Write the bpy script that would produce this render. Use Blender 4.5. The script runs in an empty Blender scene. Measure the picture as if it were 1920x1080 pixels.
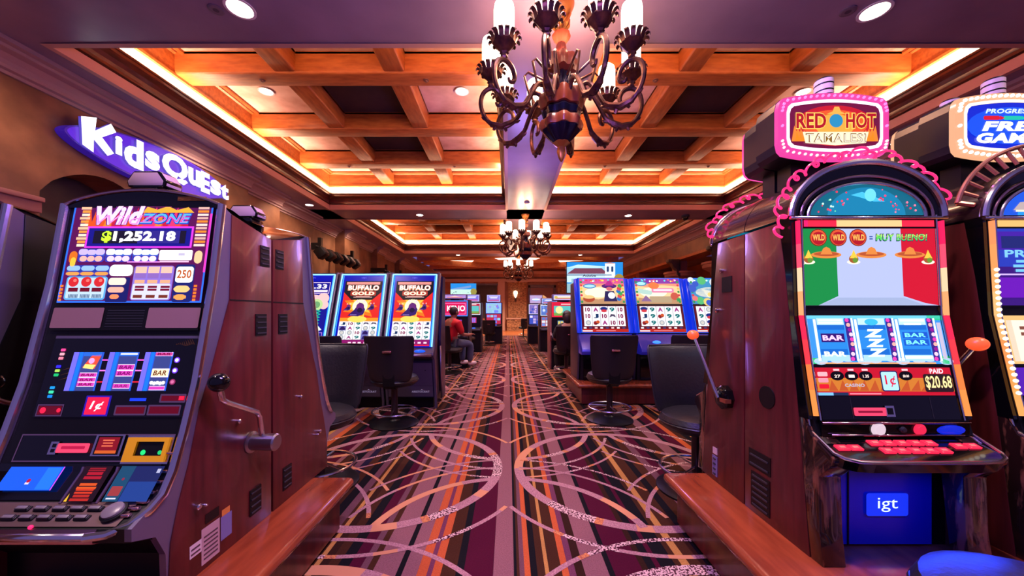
import bpy, bmesh, math, random
from mathutils import Vector, Matrix
random.seed(7)
SC = bpy.context.scene
COL = SC.collection

# ------------------------------------------------------------------ camera
F, VX, VY, H = 680.0, 953.0, 589.0, 1.2       # focal length (px), vanishing point of the aisle, eye height
cam_d = bpy.data.cameras.new('camera'); cam = bpy.data.objects.new('camera', cam_d); COL.objects.link(cam)
cam_d.sensor_fit = 'HORIZONTAL'; cam_d.sensor_width = 36.0; cam_d.lens = F/1920*36
cam_d.shift_x = (960-VX)/1920; cam_d.shift_y = (VY-540)/1920
cam_d.clip_start = 0.05; cam_d.clip_end = 200
cam.location = (0, 0, H); cam.rotation_euler = (math.pi/2, 0, 0)
SC.camera = cam
# ------------------------------------------------------------------ view, world
SC.view_settings.view_transform = 'Standard'
SC.view_settings.look = 'None'
SC.view_settings.exposure = 0.0
SC.view_settings.gamma = 1.0
SC.view_settings.use_curve_mapping = False
W = bpy.data.worlds.new('world'); SC.world = W; W.use_nodes = True
W.node_tree.nodes['Background'].inputs[0].default_value = (0.30, 0.22, 0.72, 1)  # violet ambient added as fill through the open back of the room
W.node_tree.nodes['Background'].inputs[1].default_value = 0.45
SC.cycles.max_bounces = 6; SC.cycles.diffuse_bounces = 3; SC.cycles.glossy_bounces = 3
SC.cycles.transmission_bounces = 4; SC.cycles.transparent_max_bounces = 6
SC.cycles.caustics_reflective = False; SC.cycles.caustics_refractive = False
SC.cycles.sample_clamp_indirect = 4.0
SC.cycles.use_denoising = True

def lamp(kind, name, loc, energy, color, size=None, size_y=None, rot=(0,0,0), spot=None, target=None, radius=None):
    d = bpy.data.lights.new(name, kind); o = bpy.data.objects.new(name, d); COL.objects.link(o)
    d.energy = energy; d.color = color; o.location = loc; o.rotation_euler = rot
    if kind == 'AREA':
        d.shape = 'RECTANGLE'; d.size = size; d.size_y = size_y or size
    elif radius is not None: d.shadow_soft_size = radius
    if spot: d.spot_size = spot; d.spot_blend = 0.6
    if target is not None:
        o.rotation_euler = (Vector(target)-Vector(loc)).to_track_quat('-Z', 'Y').to_euler()
    return o
CZ = 4.3                                         # soffit height
BAYS = [(4.18, 10.75), (11.84, 18.5)]            # two rows of coffers
BXS = [(-5.31, -0.05), (1.09, 6.41)]             # left and right coffer
COVE = (1.0, 0.62, 0.42)
for (y0, y1) in BAYS:                            # LED strips lying in the coves of the coffers
    for (x0, x1) in BXS:
        lx, ly = x1-x0, y1-y0
        for (cx, cy, sx, sy) in ((x0+.07,(y0+y1)/2,.05,ly-.3), (x1-.07,(y0+y1)/2,.05,ly-.3),
                                 ((x0+x1)/2,y0+.07,lx-.3,.05), ((x0+x1)/2,y1-.07,lx-.3,.05)):
            lamp('AREA', 'cove_led', (cx, cy, CZ+.455), 19*max(sx,sy), COVE, sx, sy, (math.pi,0,0))
DOWN = [(450,15),(1640,20),(787,403),(1178,404)] # downlights of the soffit, seen here in the photo
# machines' blue glow, warm downlights over the aisle, added violet fill
for y in (0.6, 2.6): 
    for x in (-2.6, .5, 3.6):
        lamp('SPOT', 'downlight_beam', (x, y, CZ-.03), 300, (1.0,.76,.74), spot=math.radians(105), radius=.09)
for y in (11.3, 19.0):
    for x in (-2.6, 3.6):
        lamp('SPOT', 'downlight_beam', (x, y, CZ-.03), 420, (1.0,.76,.66), spot=math.radians(110), radius=.09)
for y in (6.8, 8.6, 13.5, 16.5):
    for x in (-4.4, -0.9, 2.0, 5.4):
        lamp('SPOT', 'downlight_beam', (x, y, 5.33), 400, (1.0,.72,.64), spot=math.radians(80), radius=.08)
for x in (-3, .6, 4):
    lamp('SPOT', 'downlight_beam', (x, 23, CZ-.03), 900, (1.0,.72,.52), spot=math.radians(120), radius=.1)

# violet fill lamps added over the aisle, without fixtures
lamp('POINT', 'violet_fill', (.1, 1.05, 2.6), 185, (.38,.20,1.0), radius=.25)
lamp('POINT', 'violet_fill', (.3, 7.4, 3.2), 90, (.40,.25,1.0), radius=.3)
for y in (3.2, 6.5, 9.5, 13):                      # fixtureless spots added to brighten the left wall
    lamp('SPOT', 'wall_fill', (-4.9, y, CZ-.05), 190, (1.0,.70,.50), spot=math.radians(110), radius=.08, target=(-6.1, y+.3, 2.4))
# ------------------------------------------------------------------ helpers
def P(px, py, Y):
    return Vector(((px-VX)*Y/F, Y, H-(py-VY)*Y/F))
def lin(v):
    v /= 255.0
    return v/12.92 if v <= .04045 else ((v+.055)/1.055)**2.4
def c(r, g, b): return (lin(r), lin(g), lin(b), 1)
_M = {}
def mat(name, col, rough=.5, metal=0., emit=0., ecol=None, coat=0., spec=.5, noise=None, bump=None, alpha=None, trans=0.):
    if name in _M: return _M[name]
    m = bpy.data.materials.new(name); m.use_nodes = True; nt = m.node_tree; b = nt.nodes['Principled BSDF']
    b.inputs['Base Color'].default_value = col; b.inputs['Roughness'].default_value = rough
    b.inputs['Metallic'].default_value = metal; b.inputs['Coat Weight'].default_value = coat
    b.inputs['Specular IOR Level'].default_value = spec
    if trans: b.inputs['Transmission Weight'].default_value = trans
    if emit:
        b.inputs['Emission Color'].default_value = ecol or col; b.inputs['Emission Strength'].default_value = emit
    tc = None
    if noise:                                     # (scale, colour2, contrast, stretch)
        sc_, c2, lo, hi, st = noise
        tc = nt.nodes.new('ShaderNodeTexCoord'); mp = nt.nodes.new('ShaderNodeMapping'); mp.inputs['Scale'].default_value = st
        n = nt.nodes.new('ShaderNodeTexNoise'); n.inputs['Scale'].default_value = sc_; n.inputs['Detail'].default_value = 5
        r = nt.nodes.new('ShaderNodeValToRGB'); r.color_ramp.elements[0].position = lo; r.color_ramp.elements[1].position = hi
        r.color_ramp.elements[0].color = col; r.color_ramp.elements[1].color = c2
        nt.links.new(tc.outputs['Object'], mp.inputs[0]); nt.links.new(mp.outputs[0], n.inputs['Vector'])
        nt.links.new(n.outputs['Fac'], r.inputs[0]); nt.links.new(r.outputs[0], b.inputs['Base Color'])
    if bump:
        tc = tc or nt.nodes.new('ShaderNodeTexCoord')
        n2 = nt.nodes.new('ShaderNodeTexNoise'); n2.inputs['Scale'].default_value = bump[0]; n2.inputs['Detail'].default_value = 3
        bp = nt.nodes.new('ShaderNodeBump'); bp.inputs['Strength'].default_value = bump[1]; bp.inputs['Distance'].default_value = .01
        nt.links.new(tc.outputs['Object'], n2.inputs['Vector']); nt.links.new(n2.outputs['Fac'], bp.inputs['Height'])
        nt.links.new(bp.outputs[0], b.inputs['Normal'])
    _M[name] = m
    return m
def E(r, g, b, s=1.0):                            # lit screen / backlit glass colour
    n = 'lit_%d_%d_%d_%g' % (r, g, b, s)
    return mat(n, (0.01,0.01,0.012,1), rough=.25, emit=s, ecol=c(r, g, b), spec=.3)

ORG = {}
class MB:
    def __init__(self): self.v = []; self.f = []; self.mi = []; self.sm = []; self.mats = []
    def m(self, material):
        if material not in self.mats: self.mats.append(material)
        return self.mats.index(material)
    def face(self, idx, mi, smooth=False): self.f.append(tuple(idx)); self.mi.append(mi); self.sm.append(smooth)
    def add(self, vs, fs, material, smooth=False):
        o = len(self.v); self.v += [Vector(p) for p in vs]; mi = self.m(material)
        for f in fs: self.face([i+o for i in f], mi, smooth)
    def poly(self, pts, material): self.add(pts, [range(len(pts))], material)
    def box(self, x0, y0, z0, x1, y1, z1, material, T=None):
        p = [(x0,y0,z0),(x1,y0,z0),(x1,y1,z0),(x0,y1,z0),(x0,y0,z1),(x1,y0,z1),(x1,y1,z1),(x0,y1,z1)]
        if T: p = [T @ Vector(q) for q in p]
        self.add(p, [(0,3,2,1),(4,5,6,7),(0,1,5,4),(1,2,6,5),(2,3,7,6),(3,0,4,7)], material)
    def prism(self, poly, axis, a0, a1, material, smooth=False, caps=True):
        """poly = 2-D outline; axis 'x': (y,z), 'y': (x,z), 'z': (x,y)"""
        def mk(p, a):
            return {'x': (a,p[0],p[1]), 'y': (p[0],a,p[1]), 'z': (p[0],p[1],a)}[axis]
        n = len(poly); o = len(self.v); mi = self.m(material)
        self.v += [Vector(mk(p, a0)) for p in poly] + [Vector(mk(p, a1)) for p in poly]
        for i in range(n):
            j = (i+1) % n; self.face((o+i, o+j, o+n+j, o+n+i), mi, smooth)
        if caps:
            self.face([o+i for i in range(n)][::-1], mi); self.face([o+n+i for i in range(n)], mi)
    def tube(self, path, r, material, seg=8, closed=False, flat=None):
        path = [Vector(p) for p in path]; n = len(path); o = len(self.v); mi = self.m(material)
        rs = r if isinstance(r, (list, tuple)) else [r]*n
        up = None
        for i, p in enumerate(path):
            a = path[(i-1) % n] if (closed or i > 0) else p; b = path[(i+1) % n] if (closed or i < n-1) else p
            t = (b-a).normalized() if (b-a).length > 1e-9 else Vector((0,0,1))
            if up is None:
                up = t.cross(Vector((0,0,1)))
                if up.length < .1: up = t.cross(Vector((1,0,0)))
            up = (up - t*up.dot(t)); up = up.normalized() if up.length > 1e-6 else t.orthogonal().normalized()
            w = t.cross(up)
            for k in range(seg):
                q = 2*math.pi*k/seg
                self.v.append(p + (up*math.cos(q) + w*math.sin(q)*(flat or 1))*rs[i])
        for i in range(n if closed else n-1):
            for k in range(seg):
                a = o+i*seg+k; b = o+i*seg+(k+1) % seg; j = (i+1) % n
                self.face((a, b, o+j*seg+(k+1) % seg, o+j*seg+k), mi, True)
        if not closed:
            self.face([o+k for k in range(seg)][::-1], mi); self.face([o+(n-1)*seg+k for k in range(seg)], mi)
    def lathe(self, prof, centre, material, seg=24, T=None, scallop=None, arc=None):
        """prof = [(r,z)] from bottom to top about z; scallop=(lobes, depth)"""
        o = len(self.v); mi = self.m(material); n = len(prof)
        for (r, z) in prof:
            for k in range(seg):
                q = 2*math.pi*k/seg
                rr = r*(1+(scallop[1]*math.cos(scallop[0]*q) if scallop else 0))
                p = Vector((rr*math.cos(q), rr*math.sin(q), z))
                if T: p = T @ p
                self.v.append(p + Vector(centre))
        for i in range(n-1):
            for k in range(seg):
                a = o+i*seg+k; b = o+i*seg+(k+1) % seg
                self.face((a, b, b+seg, a+seg), mi, True)
        if prof[0][0] > 1e-5: self.face([o+k for k in range(seg)][::-1], mi)
        if prof[-1][0] > 1e-5: self.face([o+(n-1)*seg+k for k in range(seg)], mi)
    def ball(self, centre, r, material, seg=16, rings=9, sc=(1,1,1), T=None):
        prof = [(max(math.sin(math.pi*i/rings),1e-6)*1.0, -math.cos(math.pi*i/rings)) for i in range(rings+1)]
        o = len(self.v)
        self.lathe(prof, (0,0,0), material, seg)
        for i in range(o, len(self.v)):
            p = self.v[i]*r; p = Vector((p.x*sc[0], p.y*sc[1], p.z*sc[2]))
            if T: p = T @ p
            self.v[i] = p + Vector(centre)
    def build(self, name, parent=None, bevel=0, sharp=35, seg=2):
        org = ORG.get(parent, Vector((0,0,0))) if parent else Vector((0,0,0))
        me = bpy.data.meshes.new(name)
        me.from_pydata([tuple(p-org) for p in self.v], [], self.f)
        for mt in self.mats: me.materials.append(mt)
        me.polygons.foreach_set('material_index', self.mi); me.polygons.foreach_set('use_smooth', self.sm)
        bm = bmesh.new(); bm.from_mesh(me)
        bmesh.ops.remove_doubles(bm, verts=bm.verts, dist=1e-5)
        if bevel:
            es = [e for e in bm.edges if len(e.link_faces) == 2 and e.calc_face_angle(0) > math.radians(40)]
            bmesh.ops.bevel(bm, geom=es, offset=bevel, segments=seg, affect='EDGES', profile=.5, clamp_overlap=True)
            for f in bm.faces: f.smooth = True
        for e in bm.edges:
            if len(e.link_faces) == 2 and e.calc_face_angle(0) > math.radians(sharp): e.smooth = False
        bm.to_mesh(me); bm.free(); me.update()
        o = bpy.data.objects.new(name, me); COL.objects.link(o)
        if parent: o.parent = parent
        ORG[o] = org
        return o
def thing(name, loc, label, cat, group=None):
    o = bpy.data.objects.new(name, None); COL.objects.link(o); o.location = loc; ORG[o] = Vector(loc)
    o.empty_display_size = .1
    tag(o, label, cat, group); return o
def tag(o, label, cat, group=None):
    o['label'] = label; o['category'] = cat
    if group: o['group'] = group
    return o
def struct(o): o['kind'] = 'structure'; return o
def copy_tree(src, loc, rz=0, label=None, group=None):
    def cp(o, par):
        n = o.copy(); COL.objects.link(n); n.parent = par
        for ch in sorted(o.children, key=lambda q: q.name): cp(ch, n)
        return n
    r = cp(src, None); r.location = loc; r.rotation_euler = (0,0,rz); ORG[r] = Vector(loc)
    if label: r['label'] = label
    if group: r['group'] = group
    return r
# ------------------------------------------------------------------ lettering
_T = {}
def glyphs(s, bold=0., shear=0.):
    k = (s, bold, shear)
    if k not in _T:
        cu = bpy.data.curves.new('lettering', 'FONT'); cu.body = s; cu.offset = bold; cu.shear = shear; cu.resolution_u = 3
        cu.space_character = 1 + bold*1.5
        ob = bpy.data.objects.new('lettering', cu)
        me = ob.to_mesh(); vs = [Vector(v.co) for v in me.vertices]; fs = [tuple(p.vertices) for p in me.polygons]
        ob.to_mesh_clear(); bpy.data.objects.remove(ob); bpy.data.curves.remove(cu)
        x0 = min(v.x for v in vs); x1 = max(v.x for v in vs); y0 = min(v.y for v in vs); y1 = max(v.y for v in vs)
        _T[k] = ([((v.x-x0)/(x1-x0), (v.y-y0)/(y1-y0)) for v in vs], fs)
    return _T[k]
class Art:
    """a flat printed or lit surface: shapes and letters laid on the quad o, o+ux, o+uy (u,v in 0..1)"""
    def __init__(self, mb, o, ux, uy, dz=.0007):
        self.b = mb; self.o = Vector(o); self.ux = Vector(ux); self.uy = Vector(uy); self.n = self.ux.cross(self.uy).normalized(); self.dz = dz
        self.k = self.ux.length/self.uy.length
    def p(self, u, v, l): return self.o + self.ux*u + self.uy*v + self.n*(l*self.dz)
    def poly(self, pts, m, l=1): self.b.poly([self.p(u, v, l) for u, v in pts], m)
    def rect(self, u0, v0, u1, v1, m, l=1): self.poly([(u0,v0),(u1,v0),(u1,v1),(u0,v1)], m, l)
    def rrect(self, u0, v0, u1, v1, r, m, l=1, n=4):
        ru, rv = r, r*self.k; pts = []
        for (cu, cv, a) in ((u1-ru,v0+rv,-90),(u1-ru,v1-rv,0),(u0+ru,v1-rv,90),(u0+ru,v0+rv,180)):
            for i in range(n+1):
                q = math.radians(a+90*i/n); pts.append((cu+ru*math.cos(q), cv+rv*math.sin(q)))
        self.poly(pts, m, l)
    def frame(self, u0, v0, u1, v1, w, m, l=1):
        wv = w*self.k
        self.rect(u0,v0,u1,v0+wv,m,l); self.rect(u0,v1-wv,u1,v1,m,l); self.rect(u0,v0+wv,u0+w,v1-wv,m,l); self.rect(u1-w,v0+wv,u1,v1-wv,m,l)
    def disc(self, u, v, ru, m, l=1, rv=None, n=20, a0=0, a1=360):
        rv = ru*self.k if rv is None else rv
        self.poly([(u+ru*math.cos(math.radians(a0+(a1-a0)*i/n)), v+rv*math.sin(math.radians(a0+(a1-a0)*i/n))) for i in range(n if a1-a0 == 360 else n+1)], m, l)
    def star(self, u, v, r, m, l=1, n=8, k=.5):
        self.poly([(u+(r if i % 2 == 0 else r*k)*math.cos(math.pi*i/n), v+(r if i % 2 == 0 else r*k)*self.k*math.sin(math.pi*i/n)) for i in range(2*n)], m, l)
    def text(self, s, u0, v0, u1, v1, m, l=2, bold=.02, shear=0., arc=0.):
        vs, fs = glyphs(s, bold, shear)
        self.b.add([self.p(u0+(u1-u0)*a, v0+(v1-v0)*b+arc*4*(a-.5)**2, l) for a, b in vs], fs, m)
    def bars(self, u0, v0, u1, v1, n, m, l=2, gap=.45, jit=.3):
        h = (v1-v0)/n
        for i in range(n):
            d = random.random()*jit*(u1-u0)/2
            self.rect(u0+d, v0+h*i+h*gap/2, u1-d, v0+h*(i+1)-h*gap/2, m, l)
def interp(poly, z):                              # y of a front profile [(y,z)...] at height z
    for (ya, za), (yb, zb) in zip(poly, poly[1:]):
        if min(za, zb) <= z <= max(za, zb) and za != zb: return ya+(yb-ya)*(z-za)/(zb-za)
    return poly[0][0] if z > poly[0][1] else poly[-1][0]
def hit(px, py, prof):                            # where the sight line of a photo pixel meets a profile extruded along x
    a = -(py-VY)/F
    best = None
    for (ya, za), (yb, zb) in zip(prof, prof[1:]):
        d = (zb-za)-a*(yb-ya)
        if abs(d) < 1e-9: continue
        t = (H+a*ya-za)/d
        if -1e-6 <= t <= 1+1e-6:
            y = ya+(yb-ya)*t
            if best is None or y < best: best = y
    if best is None: best = prof[0][0]
    return P(px, py, best)
def fquad(prof, px0, py0, px1, py1):              # (x0,x1,z0,z1) of a rectangle on a machine's front
    pm, qm = (px0+px1)/2, (py0+py1)/2
    return hit(px0,qm,prof).x, hit(px1,qm,prof).x, hit(pm,py1,prof).z, hit(pm,py0,prof).z
def fart(mb, prof, x0, x1, z0, z1, off=.004):     # Art lying on the front profile
    a = Vector((x0, interp(prof, z0), z0)); d = Vector((x0, interp(prof, z1), z1))
    n = Vector((x1-x0,0,0)).cross(d-a).normalized()
    return Art(mb, a+n*off, (x1-x0,0,0), d-a)
# ------------------------------------------------------------------ materials of the place
WOODO = mat('honey_wood', c(196,112,52), .42, noise=(3.0, c(160,82,34), .35, .7, (1.2,6,6)))
WOODOY = mat('honey_wood_along', c(196,112,52), .42, noise=(3.0, c(160,82,34), .35, .7, (6,1.2,6)))
WOODD = mat('mahogany_molding', c(92,36,22), .32, noise=(3.0, c(60,22,16), .3, .7, (2,2,8)), coat=.3)
PEACH = mat('peach_paint', c(196,150,135), .55)
CREAM = mat('cream_cove', c(235,215,195), .6)
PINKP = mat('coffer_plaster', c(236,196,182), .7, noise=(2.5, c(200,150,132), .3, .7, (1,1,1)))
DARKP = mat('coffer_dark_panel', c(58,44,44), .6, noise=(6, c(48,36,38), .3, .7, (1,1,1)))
SOFF = mat('soffit_violet_lit', c(150,128,150), .34, noise=(1.6, c(128,108,132), .3, .7, (1,1,1)), spec=.6)  # mauve base carries violet room light over a beige soffit
PLAST = mat('gold_plaster', c(146,98,70), .42, noise=(1.9, c(98,60,42), .32, .68, (1,1,1)), bump=(9,.25), spec=.5)
CROWN = mat('crown_paint', c(168,132,130), .5)
TAN = mat('far_wall_panel', c(176,110,78), .55, noise=(2, c(150,90,62), .3, .7, (1,1,1)))
STONE = mat('stacked_stone', c(186,130,92), .8, noise=(7, c(96,56,36), .35, .65, (1,1,2.4)), bump=(12,.9))
CHROME = mat('chrome', c(222,214,216), .2, metal=1)
STEEL = mat('satin_steel', c(165,160,168), .3, metal=1)
BLACK = mat('black_plastic', c(12,11,13), .4, spec=.3)
BLACKG = mat('black_gloss', c(8,8,10), .1, coat=.25, spec=.35)
DKGREY = mat('dark_grey_plastic', c(48,46,54), .4)
LEATHER = mat('black_leather', c(26,22,28), .38, bump=(60,.15))
CHERRY = mat('cherry_laminate', c(98,32,34), .30, noise=(2.2, c(72,22,24), .35, .68, (14,14,1.4)), coat=.15)
CHERRYT = mat('cherry_top', c(150,66,36), .24, noise=(2.4, c(118,46,26), .35, .68, (8,1.4,8)), coat=.35)
GLOWW = mat('lamp_glass', c(255,240,225), .4, emit=4.5, ecol=c(255,226,200))
DLIGHT = mat('downlight_lens', c(255,250,245), .4, emit=9.0, ecol=c(255,236,222))
WHITET = mat('white_trim', c(225,215,215), .5)

# ------------------------------------------------------------------ carpet: stripes along the aisle, overlaid with interlocking rings
CP = dict(m=c(130,84,90), m2=c(102,64,74), k=c(17,14,20), b=c(62,32,20), w=c(70,8,36), o=c(182,84,46), y=c(176,122,66), p=c(104,52,76), d=c(46,22,16), n=c(27,20,44))
def carpet_mat(k):
    a = CP[k]; return mat('carpet_'+k, a, .95, spec=.1, noise=(160, (a[0]*.72, a[1]*.72, a[2]*.72, 1), .35, .65, (1,1,1)))
STR = [(-.905,'y'),(-.865,'d'),(-.815,'b'),(-.76,'k'),(-.70,'w'),(-.666,'m2'),(-.634,'b'),(-.519+.0,'m'),(-.492,'k'),(-.423,'m'),(-.377,'o'),(-.354,'p'),
       (-.313,'o'),(-.244,'b'),(-.208,'k'),(-.07,'w'),(.026,'m'),(.04,'k'),(.053,'b'),(.076,'m2'),(.104,'o'),(.136,'k'),(.172,'b'),(.191,'y'),(.25,'b'),
       (.282,'o'),(.314,'p'),(.356,'d'),(.466,'m'),(.493,'k'),(.63,'w'),(.66,'d'),(.70,'k'),(.725,'w'),(.80,'k'),(.83,'b'),(.87,'y')]
# stripes end at these x, going outwards: list of (right edge, colour)
OUTR = [(.95,'b'),(1.0,'k'),(1.07,'b'),(1.13,'m2'),(1.2,'w'),(1.25,'k'),(1.36,'b'),(1.46,'m'),(1.5,'k'),(1.6,'w'),(1.66,'o'),(1.72,'b'),(1.78,'k')]
OUTL = [(-.95,'b'),(-1.0,'m2'),(-1.06,'k'),(-1.12,'b'),(-1.17,'n'),(-1.22,'m2'),(-1.3,'k'),(-1.36,'b'),(-1.4,'m'),(-1.5,'w'),(-1.56,'k'),(-1.64,'b'),(-1.7,'o'),(-1.78,'m')]
fl = MB(); Y0, Y1 = -1.5, 20.3
def strip(x0, x1, k): fl.poly([(x0,Y0,0),(x1,Y0,0),(x1,Y1,0),(x0,Y1,0)], carpet_mat(k))
px_ = -.93
for x, k in STR: strip(px_, x, k); px_ = x
for x, k in OUTR: strip(px_, x, k); px_ = x
for rep in range(6):
    for x, k in STR: strip(px_, 1.78+.93+rep*1.8+x, k); px_ = 1.78+.93+rep*1.8+x
px_ = -.93
for x, k in OUTL: strip(x, px_, k); px_ = x
for rep in range(3):
    for (xa, k), (xb, _) in zip(STR[::-1], STR[-2::-1]+[(-.93,'b')]):
        x = -1.78-.87-rep*1.8+xb; strip(x, px_, k); px_ = x
PALE = mat('carpet_pale_line', c(176,128,132), .95, spec=.1, noise=(120, c(140,96,104), .35, .6, (1,1,1)))
SPECK = mat('carpet_speckled_line', c(206,168,164), .95, spec=.1, noise=(95, c(66,24,40), .49, .53, (1,1,1)))
SPECO = mat('carpet_speckled_orange', c(196,124,72), .95, spec=.1, noise=(110, c(150,84,70), .46, .56, (1,1,1)))
PEACHL = mat('carpet_peach_line', c(190,128,94), .95, spec=.1)
def linecol(x, y, q):
    h = math.sin(q*3.1+x*5+y*2.7)
    return SPECK if h > .62 else SPECO if h > .45 else PEACHL if h < -.88 else PALE
ZL = [0.0]
def ring(cx, cy, r, w, ok, n=110):
    ZL[0] = (ZL[0]+.00017) % .0012
    z = .0006+ZL[0]
    for i in range(n):
        q0, q1 = 2*math.pi*i/n, 2*math.pi*(i+1)/n; qm = (q0+q1)/2
        x, y = cx+r*math.cos(qm), cy+r*math.sin(qm)
        if y < -1 or y > 20 or not ok(x, y): continue
        pts = [(cx+(r+s*w/2)*math.cos(q), cy+(r+s*w/2)*math.sin(q), z) for s, q in ((-1,q0),(1,q0),(1,q1),(-1,q1))]
        fl.add(pts, [(0,1,2,3)], linecol(x, y, qm))
PER, LX = 1.92, .88
for t in range(-2, 3):                                         # tiles across
    ax = 2*LX*t
    for k in range(-1, 11):
        n = 110 if k < 3 else 64
        yB, yA = 1.86+PER*k, 1.86+PER*(k+.5)
        for s in (-1, 1):                                      # mirrored halves: A rings sit at x = ax +- LX
            cx = ax+s*LX
            if s > 0 or t == -2:
                inside = lambda x, y, cx=cx: abs(x-cx) < LX-.015
                ring(cx, yA, .80, .068, inside, n); ring(cx, yA, 1.03, .028, inside, n)
        for r, w in ((.785,.05),(.975,.026),(1.12,.022)):
            def okB(x, y, ax=ax, yB=yB):
                if abs(x-ax) > LX+.05: return False
                for s in (-1, 1):
                    for dy in (-.5, .5):
                        if (x-ax-s*LX)**2+(y-yB-dy*PER)**2 < .79**2: return True
                return False
            ring(ax, yB, r, w, okB, n)
floor = struct(fl.build('floor'))
fb = MB(); FLW = mat('oak_floor', c(190,108,60), .3, noise=(3, c(150,78,40), .3, .7, (8,1,1)))
fb.poly([(-9,20.3,.002),(12,20.3,.002),(12,27,.002),(-9,27,.002)], FLW); fb.box(-9,20.28,-.02,12,20.32,.006,FLW)
fw = fb.build('floor'); struct(fw)

# ------------------------------------------------------------------ ceiling
ce = MB(); Z = CZ
for (xa, ya, xb, yb) in ((-6.6,-1.2,8.2,4.18),(-6.6,10.75,8.2,11.84),(-6.6,18.5,8.2,19.5),(-6.6,4.18,-5.31,18.5),(-.05,4.18,1.09,18.5),(6.41,4.18,12,18.5),(-6.6,19.5,-5.3,26.6),(6.4,19.5,12,26.6)):
    ce.box(xa, ya, Z, xb, yb, Z+.06, SOFF)
ceiling = struct(ce.build('ceiling'))
def sweep(mb, x0, x1, y0, y1, prof, material, smooth=False):
    rings = []
    for (d, z) in prof: rings.append([(x0+d,y0+d,z),(x1-d,y0+d,z),(x1-d,y1-d,z),(x0+d,y1-d,z)])
    for a, b in zip(rings, rings[1:]):
        for i in range(4):
            j = (i+1) % 4; mb.poly([a[i], a[j], b[j], b[i]], material)
nt_ = 0
for bi, (y0, y1) in enumerate(BAYS):
    for (x0, x1) in BXS:
        tr = MB()
        sweep(tr, x0, x1, y0, y1, [(-.04,Z-.012),(.03,Z-.012),(.03,Z+.13),(.0,Z+.15)], PEACH)
        sweep(tr, x0, x1, y0, y1, [(0,Z+.15),(.045,Z+.16),(.045,Z+.20),(.02,Z+.215),(.03,Z+.26),(.06,Z+.31),(.105,Z+.345),(.12,Z+.36),(.12,Z+.40),(.135,Z+.41),(.135,Z+.44),(.105,Z+.44),(.105,Z+.42),(.0,Z+.42)], WOODD)
        sweep(tr, x0, x1, y0, y1, [(.0,Z+.42),(.0,Z+.67)], CREAM)
        nt_ += 1; struct(tr.build('trim_%d' % nt_))
        fa = MB()
        sweep(fa, x0, x1, y0, y1, [(0,Z+.67),(.03,Z+.68),(.03,Z+.72),(.015,Z+.73),(.015,Z+1.02),(.05,Z+1.04),(.05,Z+1.07)], WOODO)
        nt_ += 1; struct(fa.build('trim_%d' % nt_))
        ys = [y0+(y1-y0)*q for q in (.0,.265,.53,.79,1.0)]
        xs = [x0+(x1-x0)*q for q in (.0,.335,.665,1.0)]
        pn = MB()
        for i in range(4):
            for j in range(3):
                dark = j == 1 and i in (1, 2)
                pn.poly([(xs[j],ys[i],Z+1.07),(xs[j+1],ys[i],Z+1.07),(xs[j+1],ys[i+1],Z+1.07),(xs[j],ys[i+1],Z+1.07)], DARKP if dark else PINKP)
                # small bed moulding round each cell
                sweep(pn, xs[j]+.17, xs[j+1]-.17, ys[i]+.17, ys[i+1]-.17, [(-.03,Z+1.0),(.0,Z+1.03),(.0,Z+1.07)], WOODO)
        pc = struct(pn.build('ceiling_panel'))
        for i in (1,2,3):
            b = MB(); yc = ys[i]
            b.prism([(yc-.17,Z+.74),(yc-.15,Z+.72),(yc+.15,Z+.72),(yc+.17,Z+.74),(yc+.17,Z+1.07),(yc-.17,Z+1.07)], 'x', x0+.01, x1-.01, WOODO)
            struct(b.build('ceiling_beam', bevel=.008))
        for j in (1,2):
            for i in range(4):
                b = MB(); xc = xs[j]; ya = ys[i]+(.17 if i else .02); yb = ys[i+1]-(.17 if i < 3 else .02)
                b.prism([(xc-.17,Z+.765),(xc-.15,Z+.745),(xc+.15,Z+.745),(xc+.17,Z+.765),(xc+.17,Z+1.07),(xc-.17,Z+1.07)], 'y', ya, yb, WOODOY)
                struct(b.build('ceiling_beam', bevel=.008))
# vaulted end bay with diagonal beams and bright panels
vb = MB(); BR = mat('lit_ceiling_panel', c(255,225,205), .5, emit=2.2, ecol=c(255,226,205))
vb.box(-5.4,19.4,Z+.34,6.5,26.7,Z+.4,PINKP)
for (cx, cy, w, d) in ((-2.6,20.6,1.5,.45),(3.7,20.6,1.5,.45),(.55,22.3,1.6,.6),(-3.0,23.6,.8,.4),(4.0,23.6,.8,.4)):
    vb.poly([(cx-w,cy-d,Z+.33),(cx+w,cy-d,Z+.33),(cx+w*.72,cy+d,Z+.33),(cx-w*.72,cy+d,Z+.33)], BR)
vt = struct(vb.build('ceiling_panel'))
def beam(p, q, w=.18, h=.34):
    b = MB(); p, q = Vector(p), Vector(q); d = (q-p).normalized(); s = Vector((-d.y, d.x, 0))*w
    b.add([p+s, p-s, q-s, q+s, p+s+Vector((0,0,h)), p-s+Vector((0,0,h)), q-s+Vector((0,0,h)), q+s+Vector((0,0,h))], [(0,3,2,1),(4,5,6,7),(0,1,5,4),(1,2,6,5),(2,3,7,6),(3,0,4,7)], WOODO)
    struct(b.build('ceiling_beam'))
beam((-5.3,21.4,Z), (.55,19.5,Z)); beam((6.4,21.4,Z), (.55,19.5,Z)); beam((-5.3,22.6,Z), (.4,25.5,Z)); beam((6.4,22.6,Z), (.7,25.5,Z)); beam((-5.3,24.6,Z),(6.4,24.6,Z)); beam((-5.3,19.6,Z),(6.4,19.6,Z),.1)

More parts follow.
